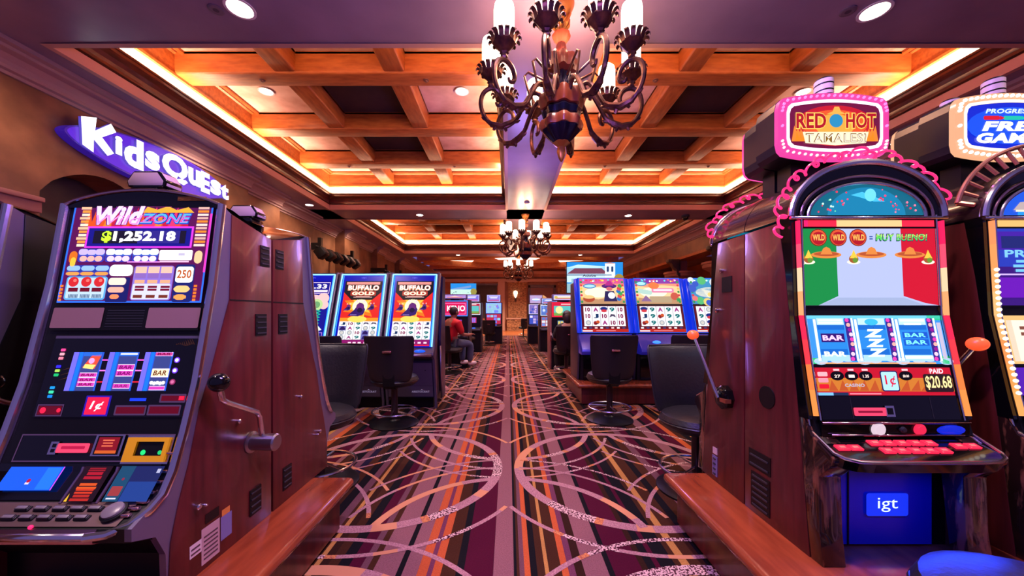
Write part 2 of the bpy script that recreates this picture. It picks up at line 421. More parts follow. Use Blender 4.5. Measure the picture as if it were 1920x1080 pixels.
# ------------------------------------------------------------------ left wall: stepped plaster piers under a stepped crown
def crown_prof(xw, zt, s=1):                       # (x,z) section of the crown, projecting from wall face xw
    return [(xw, zt-.30),(xw+.03*s,zt-.30),(xw+.03*s,zt-.26),(xw+.075*s,zt-.25),(xw+.075*s,zt-.21),(xw+.10*s,zt-.17),(xw+.16*s,zt-.12),(xw+.24*s,zt-.10),(xw+.24*s,zt-.06),(xw+.30*s,zt-.05),(xw+.30*s,zt),(xw,zt)]
SEG = [(-1.2,4.55,-5.88),(4.55,6.0,-5.88),(6.0,8.2,-5.88),(8.2,9.6,-6.05),(9.6,11.6,-6.22),(11.6,13.3,-6.35),(13.3,14.6,-6.0),(14.6,16.6,-6.25),(16.6,17.6,-6.0),(17.6,20,-6.25),(20,21,-6.0),(21,26.6,-6.25)]
wl = MB(); cr = MB()
for i, (ya, yb, xw) in enumerate(SEG):
    if i == 1:                                     # arched opening below the sign
        n = 12; za = 2.75; zt = 3.18
        arch = [(ya, za)]+[(ya+(yb-ya)*k/n, za+(zt-za)*math.sin(math.pi*k/n)**.7) for k in range(1, n)]+[(yb, za)]
        wl.add([(xw,y,z) for y, z in arch]+[(xw,y,CZ) for y, z in arch], [(k, k+1, n+2+k, n+1+k) for k in range(n)], PLAST)
        wl.add([(xw,y,z) for y, z in arch]+[(xw-.5,y,z) for y, z in arch], [(k, k+1, n+2+k, n+1+k) for k in range(n)], PLAST)
        wl.poly([(xw-.5,ya,0),(xw-.5,yb,0),(xw-.5,yb,CZ),(xw-.5,ya,CZ)], DARKP)  # dark sheet stands in for the unlit space beyond the arch
        wl.poly([(xw,ya,0),(xw-.5,ya,0),(xw-.5,ya,za),(xw,ya,za)], PLAST); wl.poly([(xw,yb,0),(xw-.5,yb,0),(xw-.5,yb,za),(xw,yb,za)], PLAST)
    else:
        wl.poly([(xw,ya,0),(xw,yb,0),(xw,yb,CZ),(xw,ya,CZ)], PLAST)
    cr.prism(crown_prof(xw, CZ), 'y', ya, yb, CROWN)
    if i+1 < len(SEG):
        xn = SEG[i+1][2]
        if xn != xw: wl.poly([(xw,yb,0),(xn,yb,0),(xn,yb,CZ),(xw,yb,CZ)], PLAST)
struct(wl.build('wall_left')); struct(cr.build('trim_20'))
bd = MB(); MAUVE = mat('mauve_band', c(150,100,104), .5)
bd.box(-5.88,2.2,2.45,-5.78,4.5,2.62,MAUVE); bd.box(-5.88,2.2,2.58,-5.74,4.5,2.64,MAUVE); struct(bd.build('trim_21', bevel=.01))
# ------------------------------------------------------------------ right wall: header beam on piers
wr = MB(); xw = 6.98
wr.box(xw,-1.2,0,xw+.12,8.4,CZ,PLAST)
wr.box(xw,8.4,3.45,xw+.5,26.6,CZ,PLAST)
wr.box(xw-.06,8.4,3.40,xw+.56,26.6,3.5,WOODO)
wr.box(11.9,8.4,0,12.0,26.6,CZ,TAN)
struct(wr.build('wall_right'))
cr = MB(); cr.prism(crown_prof(xw, CZ, -1), 'y', -1.2, 26.6, CROWN); struct(cr.build('trim_22'))
pl = MB(); REDW = mat('red_brown_pier', c(140,70,52), .5)
for yc in (12.2, 15.2, 19.5, 24):
    pl.box(xw-.02,yc-.2,2.95,xw+.42,yc+.2,3.45,REDW)
    pl.lathe([(.30,0),(.30,2.5),(.34,2.55),(.34,2.62),(.50,2.72),(.58,2.76),(.58,2.86),(.62,2.88),(.62,2.95),(.0,2.95)], (xw+.2,yc,0), TAN, 28)
pil = pl.build('column'); struct(pil)
DKIRON = mat('dark_iron', c(40,22,18), .45)
for yc in (12.2, 15.2):
    cb = MB(); cb.prism([(xw-.02,3.42),(xw-.5,3.42),(xw-.5,3.3),(xw-.36,3.24),(xw-.3,3.1),(xw-.18,3.0),(xw-.14,2.8),(xw-.02,2.7)], 'y', yc-.55, yc-.30, DKIRON)
    struct(cb.build('trim_23', bevel=.01))
# ------------------------------------------------------------------ far wall with stone pier, door and niche
wf = MB(); YF = 26.5
wf.poly([(-9,YF,0),(12,YF,0),(12,YF,CZ+.4),(-9,YF,CZ+.4)], TAN)
wf.box(-9,YF-.25,3.55,12,YF,3.75,PEACH); wf.box(-9,YF-.18,3.0+.9,12,YF,4.3,TAN); wf.box(-9,YF-.32,4.1,12,YF,4.3,PEACH)
for xa in (-3.0,-.75,): wf.box(xa,YF-.2,0,xa+.5,YF,3.55,PEACH)
wf.box(-2.3,YF-.01,.9,-.82,YF,3.3,DARKP)
wf.box(-2.42,YF-.06,3.3,-.7,YF,3.42,WOODD)
struct(wf.build('wall_far'))
st = MB(); st.box(-.02,YF-.35,.9,1.32,YF,3.5,STONE); st.box(3.6,YF-.35,.9,4.9,YF,3.5,STONE)
st.box(-.1,YF-.42,0,1.4,YF,.82,STONE); st.box(-.14,YF-.46,.82,1.44,YF,.92,PEACH); st.box(3.5,YF-.42,0,5.0,YF,.92,STONE); st.box(-.1,YF-.42,3.5,1.4,YF,3.6,PEACH)
struct(st.build('wall_stone'))
dr = MB()
dr.box(1.45,YF-.14,0,1.62,YF,3.3,WOODD); dr.box(3.3,YF-.14,0,3.47,YF,3.3,WOODD); dr.box(1.45,YF-.14,3.12,3.47,YF,3.32,WOODD); dr.box(1.62,YF-.05,0,3.3,YF,3.12,mat('door_wood', c(120,62,40), .4))
a = Art(dr, (1.62,YF-.055,0), (1.68,0,0), (0,0,3.12)); a.disc(.5,.55,.32,E(255,180,120,.9),1,rv=.28,a0=0,a1=180); a.rect(.18,.15,.82,.55,mat('door_panel', c(150,86,56), .4))
struct(dr.build('door_1'))
# ------------------------------------------------------------------ recessed downlights
def downlight(x, y, z, r, label, lit=True, group='recessed ceiling downlights'):
    t = thing('downlight', (x, y, z), label, 'ceiling light', group)
    b = MB(); b.lathe([(r*1.22,-.002),(r*1.22,-.012),(r*1.0,-.012),(r*.96,0)], (x,y,z), WHITET, 28); b.build('trim_ring', t)
    b = MB(); b.lathe([(0,-.004),(r*.96,-.004)], (x,y,z), DLIGHT, 28); b.build('lens', t)
    return t
p = P(450,15,0); 
def onz(px, py, z):
    y = F*(z-H)/(VY-py); return ((px-VX)*y/F, y)
for (px, py, nm) in ((450,15,'large white downlight in the near soffit above the purple sign, left half'),(1640,20,'large white downlight in the near soffit above the lit sign toppers'),
                 (787,403,'small downlight in the middle soffit left of the second chandelier'),(1178,404,'small downlight in the middle soffit right of the second chandelier'),
                 (859,478,'tiny downlight in the far soffit left of the third chandelier'),(1088,478,'tiny downlight in the far soffit right of the third chandelier'),(580,384,'small unlit looking downlight in the side soffit by the left wall crown')):
    x, y = onz(px, py, CZ); downlight(x, y, CZ, .115 if py < 100 else .1, nm)
for (px, py, nm) in ((499,171,'coffer downlight in the left coffer, outer panel behind the first beam'),(866,171,'coffer downlight in the left coffer beside the large chandelier'),(1506,172,'coffer downlight in the right coffer near the red topper candle')):
    x, y = onz(px, py, CZ+1.06); downlight(x, y, CZ+1.06, .11, nm)
for (px, py, nm) in ((405,17,'dark round ceiling speaker beside the left soffit downlight'),(1590,20,'dark round ceiling speaker beside the right soffit downlight')):
    x, y = onz(px, py, CZ); t = thing('ceiling_speaker', (x,y,CZ), nm, 'speaker', 'round ceiling speakers')
    b = MB(); b.lathe([(.07,-.002),(.07,-.01),(.055,-.014)], (x,y,CZ), mat('speaker_ring', c(110,95,110), .5), 24); b.build('rim', t)
    b = MB(); b.lathe([(.0,-.016),(.055,-.012)], (x,y,CZ), mat('speaker_grille', c(70,58,74), .6), 24); b.build('grille', t)
for (px, py, nm) in ((492,156,'small round sprinkler head under the first beam of the left coffer'),(799,157,'small round sprinkler head under the first beam near the chandelier'),(1229,159,'small round sprinkler head under the first beam of the right coffer'),
                     (655,305.5,'small dark sprinkler head under the third beam, left of the pair'),(852,305.5,'small dark sprinkler head under the third beam by the chandelier'),(1134,306.5,'small dark sprinkler head under the third beam of the right coffer'),(1328,306,'small dark sprinkler head under the third beam by the black topper')):
    z = CZ+.72; x, y = onz(px, py, z); y = min([BAYS[0][0]+6.57*q for q in (.265,.53,.79)], key=lambda v: abs(v-y)); x = (px-VX)*y/F
    b = MB(); b.lathe([(.0,-.035),(.022,-.03),(.022,-.012),(.045,-.008),(.045,.001)], (x,y,z), mat('sprinkler', c(150,110,100), .35, metal=.6), 14)
    tag(b.build('sprinkler_head'), nm, 'sprinkler', 'sprinkler heads under the coffer beams')
x, y = onz(1285, 404, CZ); t = thing('dome_camera', (x,y,CZ), 'black dome security camera under the middle soffit', 'camera')
b = MB(); b.lathe([(.0,-.16),(.05,-.15),(.085,-.11),(.09,-.06)], (x,y,CZ), BLACKG, 20); b.build('dome', t)
b = MB(); b.lathe([(.1,-.06),(.12,-.05),(.12,0)], (x,y,CZ), DKGREY, 20); b.build('mount', t)
x, y = onz(988, 379, CZ); t = thing('smoke_detector', (x,y,CZ), 'pale round smoke detector under the centre soffit strip', 'detector')
b = MB(); b.lathe([(.0,-.05),(.05,-.045),(.075,-.02),(.08,0)], (x,y,CZ), WHITET, 20); b.build('cover', t)

# ------------------------------------------------------------------ chandeliers
BRZ = mat('aged_bronze', c(122,78,60), .36, metal=.7, noise=(14, c(74,46,50), .35, .65, (1,1,1)))
BRW = mat('red_brown_carved_wood', c(132,58,34), .35, coat=.25)
BRB = mat('blue_black_iron', c(34,30,58), .25, metal=.7)
GILT = mat('gilt_leaf', c(186,120,60), .35, metal=.7)
def chandelier(cx, cy, label, k=1.0):
    Z0 = CZ
    t = thing('chandelier', (cx,cy,Z0), label, 'chandelier', 'candle chandeliers along the centre soffit')
    C0 = Vector((cx,cy,0))
    b = MB(); b.lathe([(0,4.10),(.03,4.12),(.10,4.22),(.13,4.28),(.13,4.3)], C0, GILT, 24); b.build('canopy', t)
    b = MB()
    b.tube([C0+Vector((0,0,4.12)), C0+Vector((0,0,3.98))], .022, BRZ, 10)
    for i in range(7):                                        # gilt foliage at the top of the stem
        q = 2*math.pi*i/7
        b.tube([C0+Vector((.02*math.cos(q),.02*math.sin(q),4.02)), C0+Vector((.07*math.cos(q),.07*math.sin(q),4.08)), C0+Vector((.09*math.cos(q+.4),.09*math.sin(q+.4),4.17)), C0+Vector((.05*math.cos(q+.8),.05*math.sin(q+.8),4.21))], [.012,.02,.016,.006], GILT, 6)
    b.build('stem', t)
    b = MB(); b.lathe([(.03,3.72),(.05,3.76),(.055,3.84),(.045,3.9),(.085,3.96),(.09,3.99),(.04,4.0)], C0, BRW, 28, scallop=(8,.05))
    b.lathe([(.05,3.60),(.135,3.63),(.15,3.69),(.14,3.75),(.05,3.77)], C0, BRW, 48, scallop=(8,.13)); b.build('column', t)
    b = MB(); b.lathe([(.05,3.40),(.085,3.44),(.07,3.52),(.10,3.58),(.06,3.62)], C0, BRB, 32, scallop=(8,.1)); 
    b.lathe([(.12,3.13),(.17,3.16),(.185,3.21),(.16,3.25)], C0, BRB, 48, scallop=(8,.08))
    b.lathe([(.0,2.90),(.06,2.905),(.11,2.95),(.17,3.02),(.18,3.04)], C0, BRB, 48, scallop=(8,.07)); b.build('core', t)
    b = MB(); b.lathe([(.12,3.23),(.19,3.245),(.21,3.31),(.205,3.38),(.17,3.41),(.06,3.42)], C0, BRW, 64, scallop=(8,.09))
    b.lathe([(.13,3.03),(.19,3.04),(.205,3.09),(.19,3.13),(.12,3.15)], C0, BRW, 64, scallop=(8,.09)); b.build('ring', t)
    b = MB(); b.lathe([(0,2.72),(.012,2.73),(.025,2.76),(.042,2.82),(.035,2.87),(.06,2.89),(.085,2.91),(.05,2.93)], C0, GILT, 20, scallop=(6,.08)); b.build('finial', t)
    for i in range(10):
        q = math.radians(18+36*i-90)
        ux = Vector((math.cos(q), math.sin(q), 0)); vx = Vector((-math.sin(q), math.cos(q), 0))
        def A(r, z, s=0): return C0+ux*r+vx*s+Vector((0,0,z))
        b = MB()
        path = [(.14,3.30),(.22,3.40),(.30,3.40),(.38,3.28),(.45,3.15),(.56,3.075),(.68,3.09),(.77,3.18),(.805,3.30),(.78,3.41),(.70,3.46),(.62,3.43),(.585,3.36),(.60,3.30),(.64,3.29),(.655,3.33)]
        pp = []
        for j in range(len(path)-1):                          # Catmull-Rom through the points
            p0, p1, p2, p3 = [path[min(max(j+d,0),len(path)-1)] for d in (-1,0,1,2)]
            for s in (0,.34,.67):
                f = lambda a: .5*(2*p1[a]+(p2[a]-p0[a])*s+(2*p0[a]-5*p1[a]+4*p2[a]-p3[a])*s*s+(3*p1[a]-p0[a]-3*p2[a]+p3[a])*s**3)
                pp.append(A(f(0), f(1)))
        b.tube(pp, [.0225]*(len(pp)-6)+[.021,.019,.017,.015,.013,.012], BRZ, 8)
        b.tube([A(.13,3.52),A(.33,3.62),A(.37,3.58),A(.31,3.36)], .012, BRZ, 6)
        arm = b.build('arm', t)
        b = MB()                                              # acanthus sleeve with curled tips on the outer bend
        b.tube([A(.43,3.18),A(.50,3.115),A(.60,3.075),A(.70,3.10),A(.755,3.16)], [.014,.036,.042,.034,.012], BRZ, 7, flat=.8)
        for (r, z, dr, dz) in ((.46,3.13,-.05,-.0),(.56,3.06,-.02,-.035),(.66,3.07,.03,-.03),(.75,3.15,.05,.01)):
            b.tube([A(r,z),A(r+dr*.6,z+dz*.8),A(r+dr,z+dz+.012)], [.022,.014,.003], BRZ, 6)
        b.build('acanthus_leaf', arm)
        b = MB(); cc = A(.70,0)
        b.lathe([(.02,3.46),(.035,3.48),(.03,3.50),(.045,3.515),(.02,3.525),(.05,3.54),(.098,3.592),(.108,3.598),(.108,3.610),(.03,3.62)], cc, BRZ, 6 if k >= 1 else 6)
        for a in range(14):
            w = 2*math.pi*a/14; d = Vector((math.cos(w), math.sin(w), 0))
            e = Vector((-math.sin(w), math.cos(w), 0)); pf = [(.092,3.598,.020),(.102,3.625,.021),(.114,3.648,.021),(.132,3.660,.020),(.146,3.652,.017),(.149,3.638,.010)]
            vs = [cc+d*(r_+o_)+e*(s_*w_)+Vector((0,0,z_-o_*.3)) for o_ in (0,.006) for (r_,z_,w_) in pf for s_ in (-1,1)]; m_ = len(pf)
            b.add(vs, [(2*j,2*j+1,2*j+3,2*j+2) for j in range(m_-1)]+[(2*m_+2*j+2,2*m_+2*j+3,2*m_+2*j+1,2*m_+2*j) for j in range(m_-1)]+[(2*j+q_,2*j+2+q_,2*m_+2*j+2+q_,2*m_+2*j+q_) for j in range(m_-1) for q_ in (0,1)], BRZ, True)
        b.build('candle_cup', arm)
        b = MB(); b.lathe([(.06,3.62),(.088,3.63),(.092,3.66),(.092,3.90),(.085,3.94),(.06,3.965),(.0,3.975)], cc, GLOWW, 24); b.build('glass_shade', arm)
    return t
CH = chandelier(.53, 3.63, 'large bronze chandelier with glowing candle glasses hanging nearest the camera')
copy_tree(CH, (.53,11.3,CZ), math.radians(7), 'middle of the three chandeliers, over the aisle between the two coffer rows')
copy_tree(CH, (.53,18.9,CZ), math.radians(15), 'small distant chandelier, lowest of the three in view, before the stone pier')
for y in (3.63, 11.3, 18.9):
    lamp('POINT', 'chandelier_light', (.53, y, 3.86), 150, (1.0,.46,.26), radius=.2)

# ------------------------------------------------------------------ purple sign on the left wall
PUR = E(88,36,205,1.15); PURE = mat('sign_edge_purple', c(52,24,150), .4, emit=.35, ecol=c(60,30,190)); WSG = E(250,246,255,1.6)
sg = thing('wall_sign', (-5.88,6.0,3.6), 'purple leaf shaped lit wall sign reading Kids Quest in white', 'sign')
XS = -5.74; SY0, SY1 = 4.69, 7.42
def sgp(u, w, d=0.):                                           # u along the sign 0..1, w height offset from the middle line (m)
    return Vector((XS+d, SY0+(SY1-SY0)*u, 3.59+.07*u+w))
def leaf(u): return .335*max(0, math.sin(math.pi*min(max(u,0),1)))**.55
ot = [(.5-.5*math.cos(math.pi*k/36), leaf(.5-.5*math.cos(math.pi*k/36))) for k in range(37)]
b = MB(); top = [sgp(u,w) for u, w in ot]; bot = [sgp(u,-w) for u, w in ot[1:-1]]; loop = top+bot[::-1]; n = len(loop)
b.add(loop+[p+Vector((-.13,0,0)) for p in loop], [tuple(range(n))[::-1]]+[(i,(i+1)%n,n+(i+1)%n,n+i) for i in range(n)], PURE); b.build('sign_box', sg)
b = MB(); k = .93; mid = [sgp(.5+(u-.5)*.98,w*k,.004) for u, w in ot]; lowr = [sgp(.5+(u-.5)*.98,-w*k,.004) for u, w in ot[1:-1]]; b.poly((mid+lowr[::-1])[::-1], PUR); b.build('sign_face', sg)
b = MB()
def solid(pts2, fs, bx):
    f = [Vector((XS+.045,y,z)) for y, z in pts2]; r = [Vector((XS+.006,y,z)) for y, z in pts2]
    b.add(f, fs, WSG); b.add(r, fs, PURE)
def sletter(ch, y0, y1, z0, z1, bold=.05):
    vs, fs = glyphs(ch, bold, 0.); solid([(y0+(y1-y0)*p, z0+(z1-z0)*q) for p, q in vs], fs, 0)
K = [(4.85,3.47),(4.98,3.42),(4.985,3.60),(5.155,3.45),(5.24,3.52),(5.085,3.68),(5.27,3.84),(5.20,3.93),(5.0,3.73),(5.02,3.92),(4.835,3.84)]
solid(K, [tuple(range(len(K)))[::-1]], 0)
sletter('i',5.255,5.355,3.53,3.80); sletter('d',5.375,5.665,3.43,3.88); sletter('s',5.69,5.93,3.51,3.80)
sletter('Q',5.965,6.45,3.46,3.925); sletter('u',6.455,6.715,3.53,3.835); sletter('E',6.72,6.92,3.48,3.865); sletter('s',6.935,7.19,3.52,3.805); sletter('t',7.185,7.39,3.51,3.81)
b.build('lettering', sg)

# ------------------------------------------------------------------ stage-light bars on the left wall
def lightbar(y0, y1, z, n, label):
    t = thing('stage_light_bar', (-5.6,(y0+y1)/2,z), label, 'light fixture', 'black spotlight bars on the left wall')
    b = MB(); b.tube([(-5.55,y0,z+.16),(-5.55,y1,z+.16)], .035, BLACK, 8)
    for y in (y0+.3, y1-.3): b.box(-6.3,y-.04,z+.1,-5.55,y+.04,z+.3,BLACK); b.box(-5.6,y-.05,z+.1,-5.5,y+.05,z+.45,BLACK)
    b.build('rail', t)
    for i in range(n):
        y = y0+(y1-y0)*(i+.5)/n
        b = MB(); T = Matrix.Translation((-5.5,y,z)) @ Matrix.Rotation(math.radians(-35),4,'Y')
        b.box(-.12,-.13,-.16,.14,.13,.12,BLACK,T); b.box(.12,-.11,-.13,.17,.11,.09,DKGREY,T); b.box(-.02,-.03,.1,.03,.03,.2,BLACK,T)
        b.build('spotlight', t, bevel=.012)
lightbar(10.4, 13.2, 3.0, 6, 'long black bar of six boxy spotlights on the left wall')
lightbar(16.2, 19.0, 3.0, 5, 'farther black bar of spotlights behind the blue lit slot machines')

# ------------------------------------------------------------------ sconce on the stone pier
x, y = (1003-990)*0+.52, 26.08
sc = thing('wall_sconce', (x,y,2.55), 'small glowing wall sconce on the stone pier', 'lamp')
b = MB(); b.lathe([(.02,2.35),(.10,2.5),(.16,2.72),(.13,2.86),(.0,2.9)], (x,y,0), E(255,215,180,3.0), 16); b.build('lamp_shade', sc)
b = MB(); b.box(x-.06,y+.02,2.1,x+.06,y+.09,2.5,DKIRON); b.lathe([(.0,2.12),(.06,2.2),(.05,2.36)], (x,y,0), DKIRON, 12); b.build('bracket', sc)
# ------------------------------------------------------------------ wooden machine bases (platforms)
def base_box(x0, x1, y0, y1, h, label, side, endface=True):
    t = thing('machine_base', ((x0+x1)/2,(y0+y1)/2,0), label, 'platform', 'cherry wood machine bases')
    b = MB(); b.box(x0, y0, h-.055, x1, y1, h, CHERRYT); b.build('top_board', t, bevel=.024, seg=3)
    b = MB(); i = .06
    b.box(x0+i, y0+i, 0.02, x1-i, y1-i, h-.055, CHERRY); b.build('body', t)
    b = MB(); b.box(x0+i+.02, y0+i+.02, 0, x1-i-.02, y1-i-.02, .03, BLACK); b.build('plinth', t)
    return t
base_box(-3.6,-.87,1.02,2.06,.28,'cherry wood base board under the slot machine showing $1,252.18', -1)
base_box(.90,4.2,1.16,2.12,.28,'cherry wood base board under the red hot slot machine with the igt logo', 1)

# ------------------------------------------------------------------ reel slot machine with $1,252.18 display
F1 = [(1.392,1.617),(1.348,1.31),(1.275,.958),(1.227,.796),(1.188,.685),(1.135,.615),(1.058,.572)]
TRIMG = mat('mauve_grey_metal', c(120,108,132), .32, metal=.55)
TICKET = E(255,70,110,1.1); REDL = E(150,0,28,.8); REDD = mat('red_display', c(60,4,14), .2, emit=.35, ecol=c(150,0,30))
BELT = mat('bevel_pink_chrome', c(214,170,168), .16, metal=1)
def wild():
    XL, XR = -1.69, -1.10
    t = thing('slot_machine', (-1.395,1.68,.28), 'slot machine with a lit Wild Zone glass showing $1,252.18 above three blue reels', 'slot machine', 'mechanical reel slot machines on the wooden base')
    b = MB()
    b.prism(F1+[(1.06,.53),(1.13,.50),(1.215,.40),(1.215,.28),(1.68,.28),(1.68,1.54),(1.45,1.615)], 'x', XL+.012, XR-.012, BLACK)
    b.build('cabinet', t)
    wood = [(1.438,1.595),(1.427,1.259),(1.34,.999),(1.289,.868),(1.244,.686),(1.207,.575),(1.177,.456),(1.168,.28),(1.676,.28),(1.676,1.545)]
    for xa, xb in ((XR-.012,XR+.005),(XL-.005,XL+.012)):
        b = MB(); b.prism(wood, 'x', xa, xb, CHERRY)
        sd = b.build('side_panel', t, bevel=.002)
        s = 1 if xa > -1.4 else -1; xo = XR+.005 if s > 0 else XL-.005
        b = MB(); b.box(xo-.001, 1.427, 1.254, xo+.0015*s, 1.676, 1.259, BLACK); b.build('panel_seam', sd)
        for (y0,y1,z0,z1) in ((1.60,1.66,1.414,1.505),(1.57,1.64,1.106,1.2),(1.535,1.605,.34,.45)):
            b = MB(); b.box(xo-.001 if s>0 else xo-.003, y0, z0, xo+.003 if s>0 else xo+.001, y1, z1, BLACK)
            for k in range(4):
                zz = z0+(z1-z0)*(k+.35)/4; b.box(min(xo,xo+.007*s), y0+.006, zz, max(xo,xo+.007*s), y1-.006, zz+.005, DKGREY)
            b.build('vent', sd)
        for (yy,zz,rr) in ((1.272,.524,.010),(1.464,.767,.009),(1.30,.515,.006)):
            b = MB(); b.lathe([(rr,0),(rr,.012),(rr*.6,.016),(0,.016)], (xo,yy,zz), CHROME, 14, T=Matrix.Rotation(math.pi/2*s,4,'Y')); b.build('lock', sd)
    # grey metal edge between wood and chrome
    edge = F1+[(1.058,.535),(1.13,.505),(1.165,.43),(1.168,.28)]+wood[6::-1]
    for xa, xb in ((XR-.02,XR+.001),(XL-.001,XL+.02)):
        b = MB(); b.prism([(1.394,1.62)]+F1[1:]+[(1.058,.535),(1.13,.505),(1.163,.43),(1.168,.3)]+[(1.177,.456),(1.207,.575),(1.244,.686),(1.289,.868),(1.34,.999),(1.427,1.259),(1.438,1.597)], 'x', xa, xb, TRIMG)
        b.build('edge_trim', t)
    # stickers
    for nm, (y0,y1,z0,z1), m_ in (('licence_sticker',(1.293,1.375,.30,.43),mat('sticker_grey', c(190,150,150), .6)),('small_sticker',(1.245,1.293,.355,.40),mat('sticker_white', c(220,190,190), .6)),
                                  ('blue_sticker',(1.38,1.435,.335,.425),mat('sticker_blue', c(120,110,160), .5)),('orange_sticker',(1.385,1.425,.425,.45),mat('sticker_orange', c(220,130,60), .5)),('dark_sticker',(1.31,1.372,.44,.475),BLACK)):
        b = MB(); a = Art(b, (XR+.0062,y0,z0), (0,y1-y0,0), (0,0,z1-z0)); a.rect(0,0,1,1,m_,0)
        if nm in ('licence_sticker','small_sticker'): a.bars(.1,.08,.9,.8,6 if nm[0]=='l' else 2,mat('sticker_ink', c(90,60,66), .6),1,.6,.1)
        b.build(nm, t)
    # hood
    b = MB(); n = 16
    arc = [(XL+(XR-XL)*k/n, 1.617+.055*math.sin(math.pi*k/n)**.8) for k in range(n+1)]
    front = [(x,1.385,z) for x, z in arc]; mid = [(x,1.45,z-.004) for x, z in arc]; back = [(x,1.675,1.545+.3*(z-1.617)) for x, z in arc]
    low = [(x,1.385,1.606) for x, z in arc]
    v = front+mid+back+low; k = n+1
    b.add(v, [(i+1,i,k+i,k+i+1) for i in range(n)]+[(k+i+1,k+i,2*k+i,2*k+i+1) for i in range(n)]+[(i,i+1,3*k+i+1,3*k+i) for i in range(n)], BLACKG, True)
    hood = b.build('hood', t)
    b = MB(); b.tube([(x,1.382,z+.002) for x, z in arc], .006, BELT, 8); b.build('hood_rim', hood)
    b = MB(); a = Art(b, (-1.26,1.383,1.632), (.11,0,0), (0,0,.016)); a.bars(0,0,1,1,1,GILT,1,0,.2); a.text('BALLY'[:0] or '~~~~', 0,0,1,1,GILT,2,.02,.2); b.build('badge', hood)
    # service candle on the hood
    lampm = mat('candle_plastic', c(200,165,170), .3)
    b = MB(); b.prism([(-.062,0),(.062,0),(.05,.032),(-.05,.032)], 'y', -.05, .05, BLACKG)
    o = len(b.v); b.prism([(-.072,.032),(.072,.032),(.078,.058),(.05,.098),(-.05,.098),(-.078,.058)], 'y', -.04, .04, lampm)
    for i in range(len(b.v)): b.v[i] += Vector((-1.42,1.46,1.665))
    b.build('service_lamp', t, bevel=.008)
    # chrome along the face edges and the front lip
    lip = [(XR+.004, y, z) for y, z in F1[:5]]
    def rail(s):
        x = XR+.004 if s > 0 else XL-.004; d = -s
        return [(x, y-.004, z+.002) for y, z in F1[:5]]+[(x, 1.15, .628),(x+d*.006,1.115,.60),(x+d*.03,1.08,.572),(x+d*.075,1.060,.556),(x+d*.13,1.052,.552)]
    for s in (1,-1):
        b = MB(); b.tube(rail(s), .014, CHROME, 10); b.build('chrome_edge', t)
    b = MB(); b.tube([(XR+.004-.125,1.052,.552),(XL-.004+.125,1.052,.552)], .0125, CHROME, 10)
    b.prism([(1.058,.572),(1.046,.56),(1.046,.535),(1.07,.525)], 'x', XL+.1, XR-.1, BELT); b.build('front_lip', t)
    for k in range(7):                                  # stepped chrome pads down the right of the console
        b = MB()
        yy = 1.205-.019*k; zz = interp(F1, yy) if False else None
        z = [q for q in [0]]; 
        # height on the profile at depth yy
        for (ya,za),(yb,zb) in zip(F1, F1[1:]):
            if yb <= yy <= ya: z = za+(zb-za)*(ya-yy)/(ya-yb)
        xx = XR-.022-.0008*k*k
        b.box(xx-.018, yy-.008, z, xx+.014, yy+.008, z+.010, BELT); b.build('chrome_pad', t, bevel=.003)
    # ---------------- top glass
    x0,x1,z0,z1 = fquad(F1,128,384,392,568)
    b = MB(); a = fart(b, F1, x0, x1, z0, z1); w = E(255,235,255,1.7)
    def Q(zx, zy): return ((zx-90)/1350, 1-(zy-80)/945)
    def R(x0,y0,x1,y1,m,l=1): (u0,v1),(u1,v0) = Q(x0,y0),Q(x1,y1); a.rect(u0,v0,u1,v1,m,l)
    def RR(x0,y0,x1,y1,r,m,l=1): (u0,v1),(u1,v0) = Q(x0,y0),Q(x1,y1); a.rrect(u0,v0,u1,v1,r,m,l)
    def TX(s,x0,y0,x1,y1,m,l=3,bold=.03,shear=0.): (u0,v1),(u1,v0) = Q(x0,y0),Q(x1,y1); a.text(s,u0,v0,u1,v1,m,l,bold,shear)
    a.rect(0,0,1,1,E(104,10,92,.9),0); a.frame(0,0,1,1,.012,E(40,110,255,1.3),1); a.rect(.985,.3,1,.9,E(255,60,200,1.2),2); a.rect(.3,.97,.7,.985,E(255,80,210,1.2),2)
    for k in range(16):
        zx = 250+62*k; h = 60+70*random.random()
        a.poly([Q(zx-40,300),Q(zx+40,300),Q(zx+random.uniform(0,50),205-h)], E(*random.choice([(255,90,20),(255,150,30),(220,30,60),(255,60,120)]),1.0), 1)
    a.poly([Q(760,165),Q(1260,165),Q(1200,110),Q(1090,140),Q(1000,100),Q(900,135),Q(800,105)], E(255,180,50,1.2), 2)
    TX('Wild',300,95,790,290,E(120,40,160,1),2,.09,.25); TX('Wild',310,100,780,285,E(255,205,250,1.5),3,.05,.25); TX('Wild',320,190,770,282,E(255,140,215,1.4),4,.0,.25)
    TX('ZONE',735,168,1250,282,E(30,60,200,1.1),3,.08,.25); TX('ZONE',745,175,1240,272,E(90,180,255,1.3),4,.03,.25); TX('ZONE',752,205,1232,262,E(255,40,170,1.3),5,-.01,.25)
    R(255,300,1280,510,E(230,60,235,1.2),2); R(275,318,1262,495,E(16,16,150,1.0),3); R(330,345,1215,468,E(22,14,40,.8),4); R(760,345,1160,468,E(50,40,150,1.0),5)
    TX('$',412,348,506,462,E(190,255,40,1.6),6,.05); TX('1,252.18',522,350,1120,462,E(250,250,255,2.0),6,.05)
